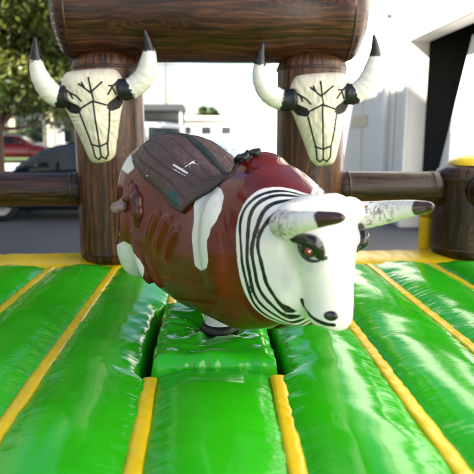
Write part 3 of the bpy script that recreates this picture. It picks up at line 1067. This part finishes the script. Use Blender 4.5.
# ------------------------------------------------------------------ saddle pad laid over the bull's back
saddle = empty('saddle_pad', BULL_LOC + Vector((0, 0, 0.0)), BULL_RZ)
tag(saddle, 'dark brown quilted saddle pad with black strap and white emblem on the bull', 'saddle pad')
def edge_pts(pl):
    h = hits(pl)
    x = h[:, 0]; ph = np.arctan2(-h[:, 1], h[:, 2] - 0.56)
    return x, ph
ex, eph = edge_pts([(131, 152), (133, 160), (146, 179), (160, 191), (168, 200), (173, 208), (183, 214)])
fx, fph = edge_pts([(183, 214), (188, 206), (192, 200), (197, 191), (208, 181), (222, 174), (233, 166), (241, 161)])
print('saddle edge', list(zip(ex.round(3), np.degrees(eph).round(1))), list(zip(fx.round(3), np.degrees(fph).round(1))))
NA, NB = 130, 201
aa = np.linspace(0, 1, NA)
ea = np.linspace(0, 1, len(ex))
XR_ = np.interp(aa, ea, np.maximum.accumulate(ex)); PH_ = np.interp(aa, ea, eph)
k5 = np.ones(9) / 9
sm = lambda v_: np.convolve(np.pad(v_, 4, mode='edge'), k5, 'valid')
XR_ = sm(XR_); PH_ = sm(PH_)
x_front = fx[-1]
x_rear = -0.52
def skin(x, ph, y_sign_dir=1):
    o_ = Vector((x, 0, 0.56))
    d = Vector((0, -math.sin(ph), math.cos(ph)))
    loc, nrm, idx, dist = bvh.ray_cast(o_ + d * 1.2, -d)
    return np.array(loc), np.array(nrm)
def pad_xy(a, b):
    xr = np.interp(a, aa, XR_); ph = np.interp(a, aa, PH_)
    xc = x_rear + (x_front - x_rear) * a
    w = abs(b)
    # the front edge sweeps back down the flank as in the photograph
    wx = np.interp(w, [0, 0.25, 0.5, 0.75, 1], [0, 0.20, 0.48, 0.78, 1]) * a + w * (1 - a)
    return xc + (xr - xc) * wx, b * ph
def pad_point(a, b, lift):
    x, ph = pad_xy(a, b)
    p_, n_ = skin(x, ph)
    return p_ + n_ * lift
V = []; PN = []
for i, a in enumerate(aa):
    for j in range(NB):
        b = -1 + 2 * j / (NB - 1)
        ed = min(1 - abs(b), a, 1 - a)                      # 0 at the border
        lift = 0.008 + 0.032 * (1 - math.exp(-(ed / 0.05) ** 1.2))
        if min(1 - abs(b), a * 1.3, (1 - a) * 1.3) < 0.012: lift = -0.004
        # stitched channels that follow the lower edge, and the piping just inside the border
        for c in (0.30, 0.47, 0.63, 0.79):
            cc = c + 0.03 * math.sin(a * 7 + c * 9)
            lift -= 0.0075 * math.exp(-((abs(b) - cc) / 0.010) ** 2) * smoothstep(0.03, 0.12, np.array(a)) * (1 - smoothstep(0.90, 0.97, np.array(a)))
        lift -= 0.006 * math.exp(-((ed - 0.055) / 0.010) ** 2)
        lift += 0.004 * noise2(np.array([a * 9]), np.array([b * 9]), 90)[0] + 0.0025 * noise2(np.array([a * 30]), np.array([b * 16]), 91)[0]
        V.append(pad_point(a, b, float(lift)))
V = np.array(V)
padF = grid_faces(NB, NA)
pad_bvh = BVHTree.FromPolygons([Vector(v_) for v_ in V], padF)
def pad_hit(px, py):
    loc, nrm, idx, dist = pad_bvh.ray_cast(CAM_B, BULL_I.to_3x3() @ photo_ray(px, py))
    return np.array(loc) if loc is not None else None
def pad_hits(pl): return np.array([h for h in (pad_hit(*q) for q in pl) if h is not None])
o_pad = mesh('pad', V, padF, None, saddle)
logo = np.full(len(V), 0.05)
mpp = 2.9 / F_PX
for pl, w in (([(182.5, 169), (187, 165.5), (191, 162.7), (194.5, 160.5)], 0.55), ([(192, 162.7), (195, 163.4), (198, 164.8)], 0.6), ([(190, 163.5), (194, 162.0)], 0.8),
              ([(194, 161.5), (199, 163.2), (206, 163.0)], 0.28), ([(179, 165.5), (185, 163), (190.5, 160.6)], 0.22), ([(184, 170), (189, 167.5), (191, 164)], 0.25),
              ([(173.5, 164.8), (176.3, 166.4)], 0.95), ([(177.3, 167.0), (181.8, 169.8)], 1.0), ([(183.0, 170.6), (187.2, 173.0)], 0.95),
              ([(173.5, 169.2), (177.5, 171.4)], 0.4), ([(178.5, 172.0), (185.3, 175.6)], 0.4)):
    h = pad_hits(pl)
    if len(h) > 1:
        logo = np.minimum(logo, seg_dist(V, h) - w * mpp)
attr(o_pad.data, 'logo', logo)
teal = np.full(len(V), 0.05)
h = pad_hits([(168, 192), (173, 190), (178, 194), (180, 201), (178, 207), (173, 204), (169, 199)])
if len(h) > 3:
    c = h.mean(0); uu, ss, vv = np.linalg.svd(h - c)
    teal = poly_sdf(np.stack([(V - c) @ vv[0], (V - c) @ vv[1]], 1), np.stack([(h - c) @ vv[0], (h - c) @ vv[1]], 1))
    teal = np.where(np.abs((V - c) @ vv[2]) > 0.1, 0.05, teal)
attr(o_pad.data, 'teal', teal)
t = NT('saddle_leatherette')
v = t.coord('Object')
n1 = t.noise(v, 5, 5)
col = t.ramp(n1, [(0.3, (0.060, 0.033, 0.029)), (0.75, (0.100, 0.058, 0.050))])
col = t.mix(t.mr(t.attr('teal'), -0.002, 0.002, 1, 0), col, (0.010, 0.062, 0.062, 1))
ragged = t.math('MULTIPLY', t.math('SUBTRACT', t.noise(v, 160, 2), 0.5), 0.004)
col = t.mix(t.mr(t.math('ADD', t.attr('logo'), ragged), -0.001, 0.001, 1, 0), col, (0.72, 0.72, 0.74, 1))
wv = t.noise(v, 260, 3)
M['saddle'] = t.set(col, t.mr(n1, 0.3, 0.7, 0.42, 0.55), t.bump(wv, 0.25, 0.002, t.bump(t.noise(v, 22, 4), 0.3, 0.01)))
o_pad.data.materials.append(M['saddle'])
M['strap'] = plain('black_webbing', (0.018, 0.022, 0.020), 0.5, 0.3, 30, bump=0.4)
# piping sewn round the border
M['piping'] = plain('saddle_piping', (0.030, 0.018, 0.016), 0.4)
bd = [(a, -1 + 0.02) for a in np.linspace(0.015, 0.985, 60)] + [(0.985, b) for b in np.linspace(-0.96, 0.96, 60)] + [(a, 1 - 0.02) for a in np.linspace(0.985, 0.015, 60)]
V_, F, s_, a_ = tube([pad_point(a, b, 0.010) for a, b in bd], 0.0075, 10)
mesh('piping', V_, F, M['piping'], o_pad)
# strap along the spine
SV = []
for i in range(90):
    a = 0.03 + 0.89 * i / 89
    for j in range(9):
        q = j / 8
        b = -0.085 + 0.17 * q + 0.02
        SV.append(pad_point(a, b, 0.038 + 0.010 * math.sqrt(max(0, 1 - (2 * q - 1) ** 4)) - (0.012 if j in (0, 8) else 0)))
mesh('strap', SV, grid_faces(9, 90), M['strap'], saddle)
# braided black grab rope across the front of the pad, with knots
gp = hits([(229, 171), (236, 165.5), (243, 161), (250, 157.5), (256, 155)])
if len(gp) >= 3:
    P = catmull(gp, 70)
    P = np.array([normal_at(q)[0] + normal_at(q)[1] * (0.012 + 0.014 * math.sin(math.pi * i / 69)) for i, q in enumerate(P)])
    rad = 0.011 * (1 + 0.28 * np.sin(np.linspace(0, 1, 70) * 60))
    VV_, F, s_, a_ = tube(P, rad, 12)
    rope = mesh('grab_rope', VV_, F, M['black'], saddle)
    for f in (0.0, 0.42, 1.0):
        c = P[int(f * 69)]
        kn = fuse([ell(c, (0.022, 0.018, 0.017), (20, 30, 10), 14), ell(c + np.array([0.010, 0.008, 0.006]), (0.014, 0.016, 0.012), (60, 0, 40), 14)], 0.004, 2, 'knot')
        link('knot', kn, M['black'], rope)
# two pale studs at the rear edge
for q in ((147, 176), (133, 160)):
    h = pad_hit(*q)
    if h is not None:
        V_, F = ell(h, (0.006, 0.006, 0.006), n=10)
        mesh('stud', V_, F, M['steel'], saddle)

# ------------------------------------------------------------------ white building along the right
M['wall'] = plain('white_stucco', (0.74, 0.72, 0.67), 0.8, 0.06, 0.8, bump=0.4, bdist=0.01)
M['trim'] = plain('white_trim', (0.76, 0.75, 0.72), 0.6, 0.08, 2)
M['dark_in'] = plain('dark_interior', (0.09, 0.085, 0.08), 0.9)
M['door_blue'] = plain('pale_blue_door', (0.42, 0.50, 0.58), 0.5, 0.1, 2)
M['panel_white'] = plain('white_panel', (0.76, 0.76, 0.74), 0.5, 0.06, 2)
XW, WH = 3.36, 5.0
bld = empty('white_building', (XW, 20, 0))
tag(bld, 'long white warehouse with a dark open doorway along the right', 'building')
def wb(name, y0, y1, z0, z1, mat, x0=0.0, x1=0.3, bev=0.0, parent=bld):
    return box(name, x0, x1, y0 - 20, y1 - 20, z0, z1, mat, parent, bev)
D0, D1, DH = 5.2, 9.55, 3.12
doors = [(D0, D1, DH), (17.0, 20.2, 3.0), (27, 31, 3.1), (40, 44, 3.1)]
wb('wall', -9, D0, 0, WH, M['wall'])
prev = D1
for i, (a, b, h) in enumerate(doors):
    wb('wall', a, b, h, WH, M['wall'])
    nxt = doors[i + 1][0] if i + 1 < len(doors) else 75.0
    wb('wall', b, nxt, 0, WH, M['wall'])
    if i:
        d_ = wb('roller_door', a, b, 0, h, M['door_blue'], 0.14, 0.2)
        for k in range(12):
            wb('door_slat', a + 0.02, b - 0.02, k * h / 12 + 0.015, (k + 1) * h / 12 - 0.015, M['door_blue'], 0.115, 0.139, 0.004, d_).location = (0, 0, 0)
    # frame round each opening
    wb('door_frame', b + 0.003, b + 0.16, 0, h + 0.16, M['trim'], -0.05, -0.002, 0.008)
    wb('door_frame', a - 0.16, a - 0.003, 0, h + 0.16, M['trim'], -0.05, -0.002, 0.008)
    wb('door_frame', a - 0.003, b + 0.003, h + 0.003, h + 0.16, M['trim'], -0.05, -0.002, 0.008)
wb('roof', -9, 75, WH, WH + 0.18, M['trim'], -0.12, 6.0)
wb('end_wall', 74.8, 75.05, 0, WH, M['wall'], 0.3, 6.0)
wb('end_wall', -9.05, -8.8, 0, WH, M['wall'], 0.3, 6.0)
# dark room behind the open doorway
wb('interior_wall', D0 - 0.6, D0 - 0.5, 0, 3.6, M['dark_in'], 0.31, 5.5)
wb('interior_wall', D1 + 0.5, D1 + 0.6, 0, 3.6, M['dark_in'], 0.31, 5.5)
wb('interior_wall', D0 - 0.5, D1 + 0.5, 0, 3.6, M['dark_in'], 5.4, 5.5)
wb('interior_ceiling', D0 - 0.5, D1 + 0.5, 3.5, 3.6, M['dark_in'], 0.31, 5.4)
# joints of the wall panels, pilaster, downpipe and small sign on the wall
M['joint'] = plain('wall_joint', (0.36, 0.35, 0.33), 0.9)
for y in (10.2, 12.4, 14.6, 16.2, 22.5, 25, 33.5, 36.5, 47, 51, 55, 60, 65, 70):
    wb('wall_joint', y, y + 0.03, 0.2, WH - 0.01, M['joint'], -0.006, -0.002)
for (a, b) in ((D1 + 0.2, 16.8), (20.4, 26.8), (31.2, 39.8), (44.2, 74.5)):
    wb('wall_joint', a, b, 3.42, 3.45, M['joint'], -0.009, -0.007)
    wb('plinth', a, b, 0, 0.28, M['joint'], -0.03, -0.002)
wb('gutter', -9, 75, WH - 0.16, WH - 0.004, M['trim'], -0.16, -0.003, 0.02)
wb('pilaster', 10.85, 11.2, 0, WH - 0.003, M['trim'], -0.07, -0.002, 0.01)
pl_ = [(-0.10, 10.55 - 20, 3.6 - k * 0.42) for k in range(9)]
V, F, s_, a_ = tube(pl_, 0.055, 14)
mesh('downpipe', V, F, M['trim'], bld)
M['cream'] = plain('cream_sign', (0.62, 0.54, 0.36), 0.6)
wb('sign_plate', 12.0, 13.2, 1.78, 2.02, M['cream'], -0.03, -0.003, 0.004)
V, F = ell((0, 0, 0), (0.05, 0.07, 0.05), n=14)
lamp = mesh('wall_lamp', [(x - 0.05, y + 10.7 - 20, z + 3.75) for x, y, z in V], F, M['dark_in'], bld)
# big white door leaf leaning inside the doorway
leaf = empty('door_leaf', (XW + 0.45, 7.3, 0))
tag(leaf, 'large white panel leaning inside the dark doorway', 'panel')
def leaf_prism(name, poly, x0, x1, mat):
    n = len(poly)
    V = [(x0, y - 7.3, z) for y, z in poly] + [(x1, y - 7.3, z) for y, z in poly]
    F = [tuple(range(n)), tuple(range(2 * n - 1, n - 1, -1))] + [(k, n + k, n + (k + 1) % n, (k + 1) % n) for k in range(n)]
    bm = bmesh.new(); me = bpy.data.meshes.new('t'); me.from_pydata(V, [], F); bm.from_mesh(me)
    bmesh.ops.recalc_face_normals(bm, faces=bm.faces[:])
    return bm_obj(name, bm, mat, leaf)
leaf_prism('board', [(5.4, 0.02), (10.0 - 0.75, 0.02), (9.25, 0.75), (8.25, 3.0), (5.4, 3.02)], 0.0, 0.06, M['panel_white'])
leaf_prism('edge_strip', [(9.25, 0.75), (9.29, 0.77), (8.29, 3.02), (8.25, 3.0)], -0.012, 0.062, M['trim'])
leaf_prism('batten', [(5.42, 1.62), (8.82, 1.62), (8.80, 1.70), (5.42, 1.70)], -0.02, -0.002, M['trim'])

M['glass'] = plain('window_glass', (0.02, 0.028, 0.035), 0.06, 0.2, bump=0.0)
# ------------------------------------------------------------------ building at the left, out of the picture, added so its shade lies over the inflatable
M['pale_wall'] = plain('pale_wall', (0.56, 0.53, 0.48), 0.85, 0.08, 0.5)
tb = empty('shade_building', (-5.0, 4.7, 0))
tag(tb, 'pale unseen building added left of the viewer to shade the inflatable', 'building')
box('wall', -9, 0, -8.2, 0, 0, 7.0, M['pale_wall'], tb)
box('parapet', -9.1, 0.1, -8.3, 0.1, 7.002, 7.2, M['trim'], tb)
box('wall_shade_block', -9, -0.004, 0.004, 4.8, 0, 9.0, M['pale_wall'], tb)  # unseen block added to throw shade on the lower right-hand wall
for r_ in range(2):
    for c_ in range(2):
        y = -3.2 - c_ * 3.4; z = 1.2 + r_ * 3.1
        w_ = box('window', 0.003, 0.06, y, y + 1.7, z, z + 1.6, M['trim'], tb)
        box('pane', 0.061, 0.07, y + 0.1, y + 1.6, z + 0.1, z + 1.5, M['glass'], w_)

# ------------------------------------------------------------------ vehicles
def paint(name, col, rough=0.22):
    t = NT(name); n = t.noise(t.coord('Object'), 3, 3)
    c = t.mix(n, c4(tuple(x * 0.92 for x in col)), c4(tuple(min(1, x * 1.06) for x in col)))
    return t.set(c, rough, None, 0.1, 0.5, 0.6, 0.06)
M['rubber'] = plain('tyre_rubber', (0.015, 0.015, 0.016), 0.8)
M['rim'] = plain('wheel_rim', (0.5, 0.5, 0.52), 0.3, metallic=0.8)
M['head_glass'] = plain('lamp_glass', (0.7, 0.72, 0.72), 0.1)
M['tail_glass'] = plain('tail_lamp', (0.35, 0.01, 0.01), 0.15)
M['plate'] = plain('plate_white', (0.7, 0.7, 0.68), 0.4)

def vehicle(name, label, cat, loc, rz, col, kind='sedan', group='parked vehicles behind the arch'):
    """length along local x (front at +x), built round the origin on the ground"""
    v_ = empty(name, loc, rz)
    tag(v_, label, cat, group)
    pm = paint(name + '_paint', col)
    if kind == 'sedan':
        L, Wd = 4.5, 1.78
        low = [(-2.25, .46, .78, .70), (-2.15, .30, .96, .82), (-1.6, .22, 1.0, .88), (-0.9, .20, .96, .89), (0.2, .20, .93, .89), (1.0, .20, .92, .89), (1.6, .22, .86, .87), (2.08, .28, .74, .80), (2.25, .40, .62, .66)]
        cab = [(-1.75, .98, .70), (-1.05, 1.38, .58), (-0.5, 1.45, .58), (0.15, 1.44, .58), (0.55, 1.36, .60), (1.25, .91, .72)]
        wx = (-1.38, 1.38); wr = 0.32
    elif kind == 'van':
        L, Wd = 4.9, 1.9
        low = [(-2.45, .40, 1.02, .86), (-2.40, .28, 1.08, .93), (-1.6, .22, 1.1, .95), (0.2, .22, 1.1, .95), (1.2, .22, 1.06, .95), (1.9, .24, 0.98, .92), (2.3, .30, .84, .84), (2.45, .42, .66, .70)]
        cab = [(-2.40, 1.08, .90), (-2.30, 1.95, .80), (-1.5, 2.02, .80), (0.3, 2.02, .80), (0.85, 1.90, .80), (1.75, 1.05, .86)]
        wx = (-1.5, 1.55); wr = 0.34
    def section_loft(st, f):
        V = []
        for s_ in st: V += f(s_)
        n = len(f(st[0]))
        F = grid_faces(n, len(st), True) + [tuple(range(n))[::-1], tuple((len(st) - 1) * n + k for k in range(n))]
        bm = bmesh.new(); me = bpy.data.meshes.new('t'); me.from_pydata(V, [], F); bm.from_mesh(me)
        bmesh.ops.recalc_face_normals(bm, faces=bm.faces[:])
        return bm
    def fs(s_):
        x, z0, z1, w = s_
        zm = z0 + (z1 - z0) * 0.55
        return [(x, -w * .9, z0), (x, -w, z0 + .08), (x, -w * 1.0, zm), (x, -w * .96, z1 - .05), (x, -w * .88, z1), (x, 0, z1 + .025), (x, w * .88, z1), (x, w * .96, z1 - .05), (x, w, zm), (x, w, z0 + .08), (x, w * .9, z0)]
    bodyo = bm_obj('body', section_loft(low, fs), pm, v_, True)
    belt = lambda x: np.interp(x, [a[0] for a in low], [a[2] for a in low]) - 0.03
    wbelt = lambda x: np.interp(x, [a[0] for a in low], [a[3] for a in low]) * .90
    def fc(s_):
        x, z, w = s_
        zb = min(belt(x), z - 0.01); wb_ = wbelt(x)
        return [(x, -wb_, zb), (x, -w - .02, z - .05), (x, -w + .06, z), (x, 0, z + .025), (x, w - .06, z), (x, w + .02, z - .05), (x, wb_, zb)]
    cabin = bm_obj('cabin', section_loft(cab, fc), pm, v_, True)
    # glass, slightly proud of the cabin
    def quad(name_, pts, off):
        pts = [np.array(q, float) for q in pts]
        n = np.cross(pts[1] - pts[0], pts[2] - pts[0]); n /= np.linalg.norm(n)
        ctr = np.mean(pts, 0)
        if np.dot(n, ctr - np.array([ctr[0] * 0.3, 0, 0.7])) < 0: n = -n
        V = [q + n * off for q in pts] + [q - n * 0.01 for q in pts]
        k = len(pts)
        F = [tuple(range(k)), tuple(range(2 * k - 1, k - 1, -1))] + [(i, k + i, k + (i + 1) % k, (i + 1) % k) for i in range(k)]
        bm = bmesh.new(); me = bpy.data.meshes.new('t'); me.from_pydata([tuple(q) for q in V], [], F); bm.from_mesh(me)
        bmesh.ops.recalc_face_normals(bm, faces=bm.faces[:])
        return bm_obj(name_, bm, M['glass'], cabin)
    def lerp_c(x):
        zt = np.interp(x, [a[0] for a in cab], [a[1] for a in cab]); w = np.interp(x, [a[0] for a in cab], [a[2] for a in cab])
        return zt, w
    def side_pt(x, f, sg):
        zt, w = lerp_c(x); zb = min(belt(x), zt - .01)
        z = zb + (zt - .05 - zb) * f; y = wbelt(x) + (w + .02 - wbelt(x)) * f
        return (x, sg * y, z)
    spans = [(-1.35, -.55), (-.48, .3), (.36, .85)] if kind == 'sedan' else [(-2.1, -1.0), (-.92, .1), (.18, 1.05)]
    for sg in (-1, 1):
        for (a, b) in spans:
            quad('side_window', [side_pt(a, .12, sg), side_pt(b, .12, sg), side_pt(b, .9, sg), side_pt(a, .9, sg)], 0.008)
    def end_win(i0, i1, nm):
        a, b = cab[i0], cab[i1]
        p0 = lambda f, sg: (a[0] + (b[0] - a[0]) * f, sg * (a[2] + (b[2] - a[2]) * f - .10), a[1] + (b[1] - a[1]) * f + .012)
        quad(nm, [p0(.12, -1), p0(.12, 1), p0(.92, 1), p0(.92, -1)], 0.02)
    end_win(5, 4, 'windscreen'); end_win(0, 1, 'rear_window')
    for x in wx:
        for sg in (-1, 1):
            V, F = [], []
            prof = [(wr * .62, -.10), (wr * .94, -.10), (wr, -.07), (wr, .07), (wr * .94, .10), (wr * .62, .10)]
            n = 28
            for r_, d in prof:
                for k in range(n):
                    an = 2 * math.pi * k / n
                    V.append((r_ * math.cos(an), d, r_ * math.sin(an)))
            wh_ = mesh('wheel', V, grid_faces(n, len(prof), True), M['rubber'], v_)
            wh_.location = (x, sg * (Wd / 2 - .12), wr)
            V = []
            prof = [(wr * .64, .085), (wr * .58, .07), (wr * .2, .085), (0.01, .09)]
            for r_, d in prof:
                for k in range(n):
                    an = 2 * math.pi * k / n
                    rr = r_ * (1 - (0.0 if r_ > .15 else 0.1 * math.cos(an * 5)))
                    V.append((rr * math.cos(an), sg * d, rr * math.sin(an)))
            mesh('rim', V, grid_faces(n, len(prof), True), M['rim'], wh_)
            # wheel arch lip
            V, F, s_, a_ = tube([(x + (wr + .05) * math.cos(q), sg * (Wd / 2 + .005), wr + (wr + .05) * math.sin(q)) for q in np.linspace(0, math.pi, 14)], .022, 8)
            mesh('wheel_arch', V, F, M['black'], bodyo)
    xf = low[-1][0]; xr_ = low[0][0]
    for sg in (-1, 1):
        box('headlight', xf - .14, xf - .02, sg * .58 - .14, sg * .58 + .14, .60 if kind == 'sedan' else .70, .72 if kind == 'sedan' else .86, M['head_glass'], v_, .02)
        box('tail_light', xr_ + .0, xr_ + .12, sg * .60 - .13, sg * .60 + .13, .72, .86, M['tail_glass'], v_, .02)
        box('mirror', (.62 if kind == 'sedan' else 1.0), (.78 if kind == 'sedan' else 1.16), sg * (Wd / 2 + .08) - .08, sg * (Wd / 2 + .08) + .08, 1.0, 1.12, pm, v_, .03)
    box('front_bumper', xf - .12, xf + .03, -.72, .72, .30, .48, M['black'], v_, .04)
    box('rear_bumper', xr_ - .03, xr_ + .12, -.72, .72, .34, .52, M['black'], v_, .04)
    box('number_plate', xr_ - .04, xr_ - .03, -.26, .26, .56, .68, M['plate'], v_, .003)
    return v_
vehicle('parked_car', 'dark blue parked car behind the left log rail', 'car', (-2.5, 11.4, 0), math.pi, (0.007, 0.016, 0.030))
vehicle('parked_car', 'red parked car far behind at the left by the lawn', 'car', (-11.2, 34.0 - 1.0, 0), 0.05, (0.22, 0.012, 0.012)).location.z = 0.15
vehicle('parked_van', 'white parked van behind the dark blue car', 'van', (-3.2, 20.5, 0), math.pi + 0.1, (0.74, 0.74, 0.73), 'van')
vehicle('parked_car', 'pale blue car seen between the arch posts above the saddle', 'car', (-0.2, 22.5, 0), 0.0, (0.26, 0.36, 0.48))

# ------------------------------------------------------------------ far buildings and pole
M['far_dark'] = plain('dark_cladding', (0.055, 0.055, 0.06), 0.8)
M['beige'] = plain('beige_wall', (0.46, 0.42, 0.36), 0.85)
M['grey_wall'] = plain('grey_wall', (0.26, 0.27, 0.28), 0.85)
M['wood_pole'] = plain('pole_wood', (0.16, 0.12, 0.09), 0.9)
cp = empty('carport', (-4.0, 47, 0)); tag(cp, 'dark flat roofed carport far behind between the posts', 'carport')
box('roof', -2.2, 2.0, -3, 3, 3.45, 3.95, M['far_dark'], cp, .03)
for x in (-2.0, 1.8):
    for y in (-2.8, 2.8):
        box('post', x - .08, x + .08, y - .08, y + .08, 0, 3.449, M['trim'], cp)
box('back_wall', -2.1, 1.9, 1.0, 1.2, 0, 3.449, M['grey_wall'], cp)
box('storage_crate', -1.9, 1.6, -1.8, .6, 0.0, 2.75, M['far_dark'], cp, .04)
lw = empty('low_warehouse', (0.6, 74, 0)); tag(lw, 'low beige warehouse far behind above the pale blue car', 'building')
box('wall', -5.2, 6.0, 0, 8, 0, 3.6, M['beige'], lw)
box('roof', -5.4, 6.2, -.3, 8.3, 3.602, 4.0, M['trim'], lw)
for k in range(4):
    w_ = box('window', -4.4 + k * 2.6, -2.9 + k * 2.6, -.06, -.003, 1.6, 2.8, M['trim'], lw)
    box('pane', -4.3 + k * 2.6, -3.0 + k * 2.6, -.075, -.061, 1.7, 2.7, M['glass'], w_)
sh = empty('grey_building', (-15.5, 46, 0)); tag(sh, 'grey building with cream columns far behind at the left under the trees', 'building')
box('wall', -9, 6.5, 0, 8, 0, 4.2, M['grey_wall'], sh)
box('roof', -9.3, 6.8, -1.2, 8.3, 4.202, 4.6, M['trim'], sh)
for k in range(6):
    x = -8.5 + k * 2.9
    box('column', x - .22, x + .22, -1.0, -.6, 0, 4.2, M['cream'], sh)
    if k < 5:
        w_ = box('window', x + .7, x + 2.2, -.06, -.003, .9, 2.9, M['trim'], sh)
        box('pane', x + .8, x + 2.1, -.075, -.061, 1.0, 2.8, M['glass'], w_)
po = empty('utility_pole', (-3.9, 52, 0)); tag(po, 'thin utility pole against the sky between the posts', 'pole')
V, F, s_, a_ = tube([(0, 0, z) for z in np.linspace(0, 8.6, 12)], np.linspace(.14, .09, 12), 12); mesh('shaft', V, F, M['wood_pole'], po)
box('crossarm', -.9, .9, -.06, .06, 7.7, 7.85, M['wood_pole'], po)

# ------------------------------------------------------------------ trees
def leaf_mat(name, cols):
    t = NT(name)
    oi = t.attr('leaf')
    c = t.ramp(oi, [(i / (len(cols) - 1), c_) for i, c_ in enumerate(cols)])
    m_ = t.set(c, 0.5)
    t.b.inputs['Subsurface Weight'].default_value = 0.0
    tr = t.n('ShaderNodeBsdfTranslucent'); t.lk(c, tr.inputs[0])
    mx = t.n('ShaderNodeMixShader'); mx.inputs[0].default_value = 0.35
    out = t.t.nodes['Material Output']
    t.lk(t.b.outputs[0], mx.inputs[1]); t.lk(tr.outputs[0], mx.inputs[2]); t.lk(mx.outputs[0], out.inputs[0])
    return m_
M['leaf_a'] = leaf_mat('leaf_yellow_green', [(0.025, 0.05, 0.008), (0.065, 0.10, 0.014), (0.12, 0.15, 0.022), (0.18, 0.18, 0.035)])
M['leaf_b'] = leaf_mat('leaf_deep_green', [(0.015, 0.035, 0.010), (0.035, 0.070, 0.018), (0.06, 0.10, 0.025), (0.08, 0.12, 0.03)])
M['bark'] = plain('bark', (0.12, 0.075, 0.05), 0.9, 0.3, 12, bump=0.8, bdist=0.02)
def tree(name, label, loc, h, crown_c, crown_r, nclump, nleaf, mat_, leaf=0.16, trunk_r=0.2, seed=0, group='trees at the left'):
    rg = np.random.default_rng(seed)
    tr = empty(name, loc); tag(tr, label, 'tree', group)
    bm_v = []; bm_f = []
    def add(P, rad, n=10):
        V, F, s_, a_ = tube(P, rad, n)
        o_ = len(bm_v); bm_v.extend(V); bm_f.extend([tuple(i + o_ for i in f) for f in F])
    top = np.array([crown_c[0] * .6, crown_c[1] * .6, crown_c[2]])
    P = catmull([(0, 0, -0.05), (0.06, 0.02, h * .2), (top[0] * .4 + .05, top[1] * .4, h * .42), tuple(top)], 14)
    add(P, np.linspace(trunk_r, trunk_r * .3, 14), 12)
    cl = []
    for i in range(nclump):
        while True:
            q = rg.uniform(-1, 1, 3)
            if .25 < np.linalg.norm(q) < 1: break
        c = np.array(crown_c) + q * np.array(crown_r)
        cl.append(c)
    for i in range(0, nclump, 2):
        st_ = P[5 + i % 8]
        mid = (st_ + cl[i]) / 2 + rg.uniform(-.2, .2, 3)
        add(catmull([st_, mid, cl[i]], 7), np.linspace(trunk_r * .35, .015, 7), 6)
    mesh('trunk', bm_v, bm_f, M['bark'], tr)
    n = nclump * nleaf
    cen = np.repeat(np.array(cl), nleaf, axis=0)
    size = np.repeat(rg.uniform(.45, 1.0, nclump) * min(crown_r) * .42, nleaf)
    d = rg.normal(0, 1, (n, 3)); d /= np.linalg.norm(d, axis=1)[:, None]
    d *= (rg.uniform(0, 1, n) ** .45 * size)[:, None] * np.array([1.15, 1.15, .8])
    c = cen + d
    u = rg.normal(0, 1, (n, 3)); u /= np.linalg.norm(u, axis=1)[:, None]
    w = np.cross(u, rg.normal(0, 1, (n, 3))); w /= np.linalg.norm(w, axis=1)[:, None]
    ls = (leaf * rg.uniform(.6, 1.25, n))[:, None]
    V = np.stack([c - u * ls, c + w * ls * .45 - u * ls * .1, c + u * ls, c - w * ls * .45 - u * ls * .1], 1).reshape(-1, 3)
    F = np.arange(n * 4).reshape(-1, 4)
    me = bpy.data.meshes.new('crown')
    me.from_pydata(V.tolist(), [], F.tolist())
    o = link('crown', me, mat_, tr, False)
    tone = np.clip(np.repeat(rg.uniform(.1, .9, nclump), nleaf) + rg.normal(0, .18, n), 0, 1)
    attr(o.data, 'leaf', np.repeat(tone, 4))
    return tr
tree('street_tree', 'tall yellow-green tree with brown trunk at the far left', (-5.75, 15.5, 0), 7.5, (0.9, 0, 4.9), (2.5, 2.2, 2.9), 110, 620, M['leaf_a'], 0.085, .22, 3)
tree('street_tree', 'yellow-green tree behind the left skull', (-5.0, 22.5, 0), 7.5, (-0.6, 0, 5.4), (3.0, 2.2, 3.0), 90, 480, M['leaf_a'], 0.12, .18, 4)
tree('street_tree', 'darker green tree behind the tall yellow-green tree', (-12.5, 30, 0), 10, (0, 0, 7.2), (4.2, 3.4, 4.4), 70, 420, M['leaf_b'], 0.2, .28, 5)
tree('far_tree', 'small dark tree far behind the low warehouse', (-0.4, 95, 0), 6, (0, 0, 4.6), (2.2, 2.0, 1.6), 24, 200, M['leaf_b'], 0.3, .2, 6, None)
def hedge(label, x0, x1, y0, y1, z1, seed):
    rg = np.random.default_rng(seed)
    n = 5200
    c = np.stack([rg.uniform(x0, x1, n), rg.uniform(y0, y1, n), rg.uniform(.1, z1, n)], 1)
    c[:, 2] *= .86 + .14 * noise1(c[:, 0] * 1.5, 95)
    u = rg.normal(0, 1, (n, 3)); u /= np.linalg.norm(u, axis=1)[:, None]
    w = np.cross(u, rg.normal(0, 1, (n, 3))); w /= np.linalg.norm(w, axis=1)[:, None]
    ls = .13
    V = np.stack([c - u * ls, c + w * ls * .5, c + u * ls, c - w * ls * .5], 1)
    h_ = empty('hedge', ((x0 + x1) / 2, (y0 + y1) / 2, .15)); tag(h_, label, 'hedge')
    V = V.reshape(-1, 3) - np.array([(x0 + x1) / 2, (y0 + y1) / 2, 0])
    me = bpy.data.meshes.new('foliage'); me.from_pydata(V.tolist(), [], np.arange(n * 4).reshape(-1, 4).tolist())
    o = link('foliage', me, M['leaf_b'], h_, False)
    attr(o.data, 'leaf', np.repeat(rg.uniform(0, .8, n), 4))
    V, F, s_, a_ = tube([(q, 0, .25) for q in np.linspace((x0 - x1) / 2 + .2, (x1 - x0) / 2 - .2, 8)], .06, 8)
    mesh('stem', V, F, M['bark'], h_)
hedge('dark green hedge in front of the grey building at the left', -16.0, -12.5, 39.5, 41.0, 2.2, 9)
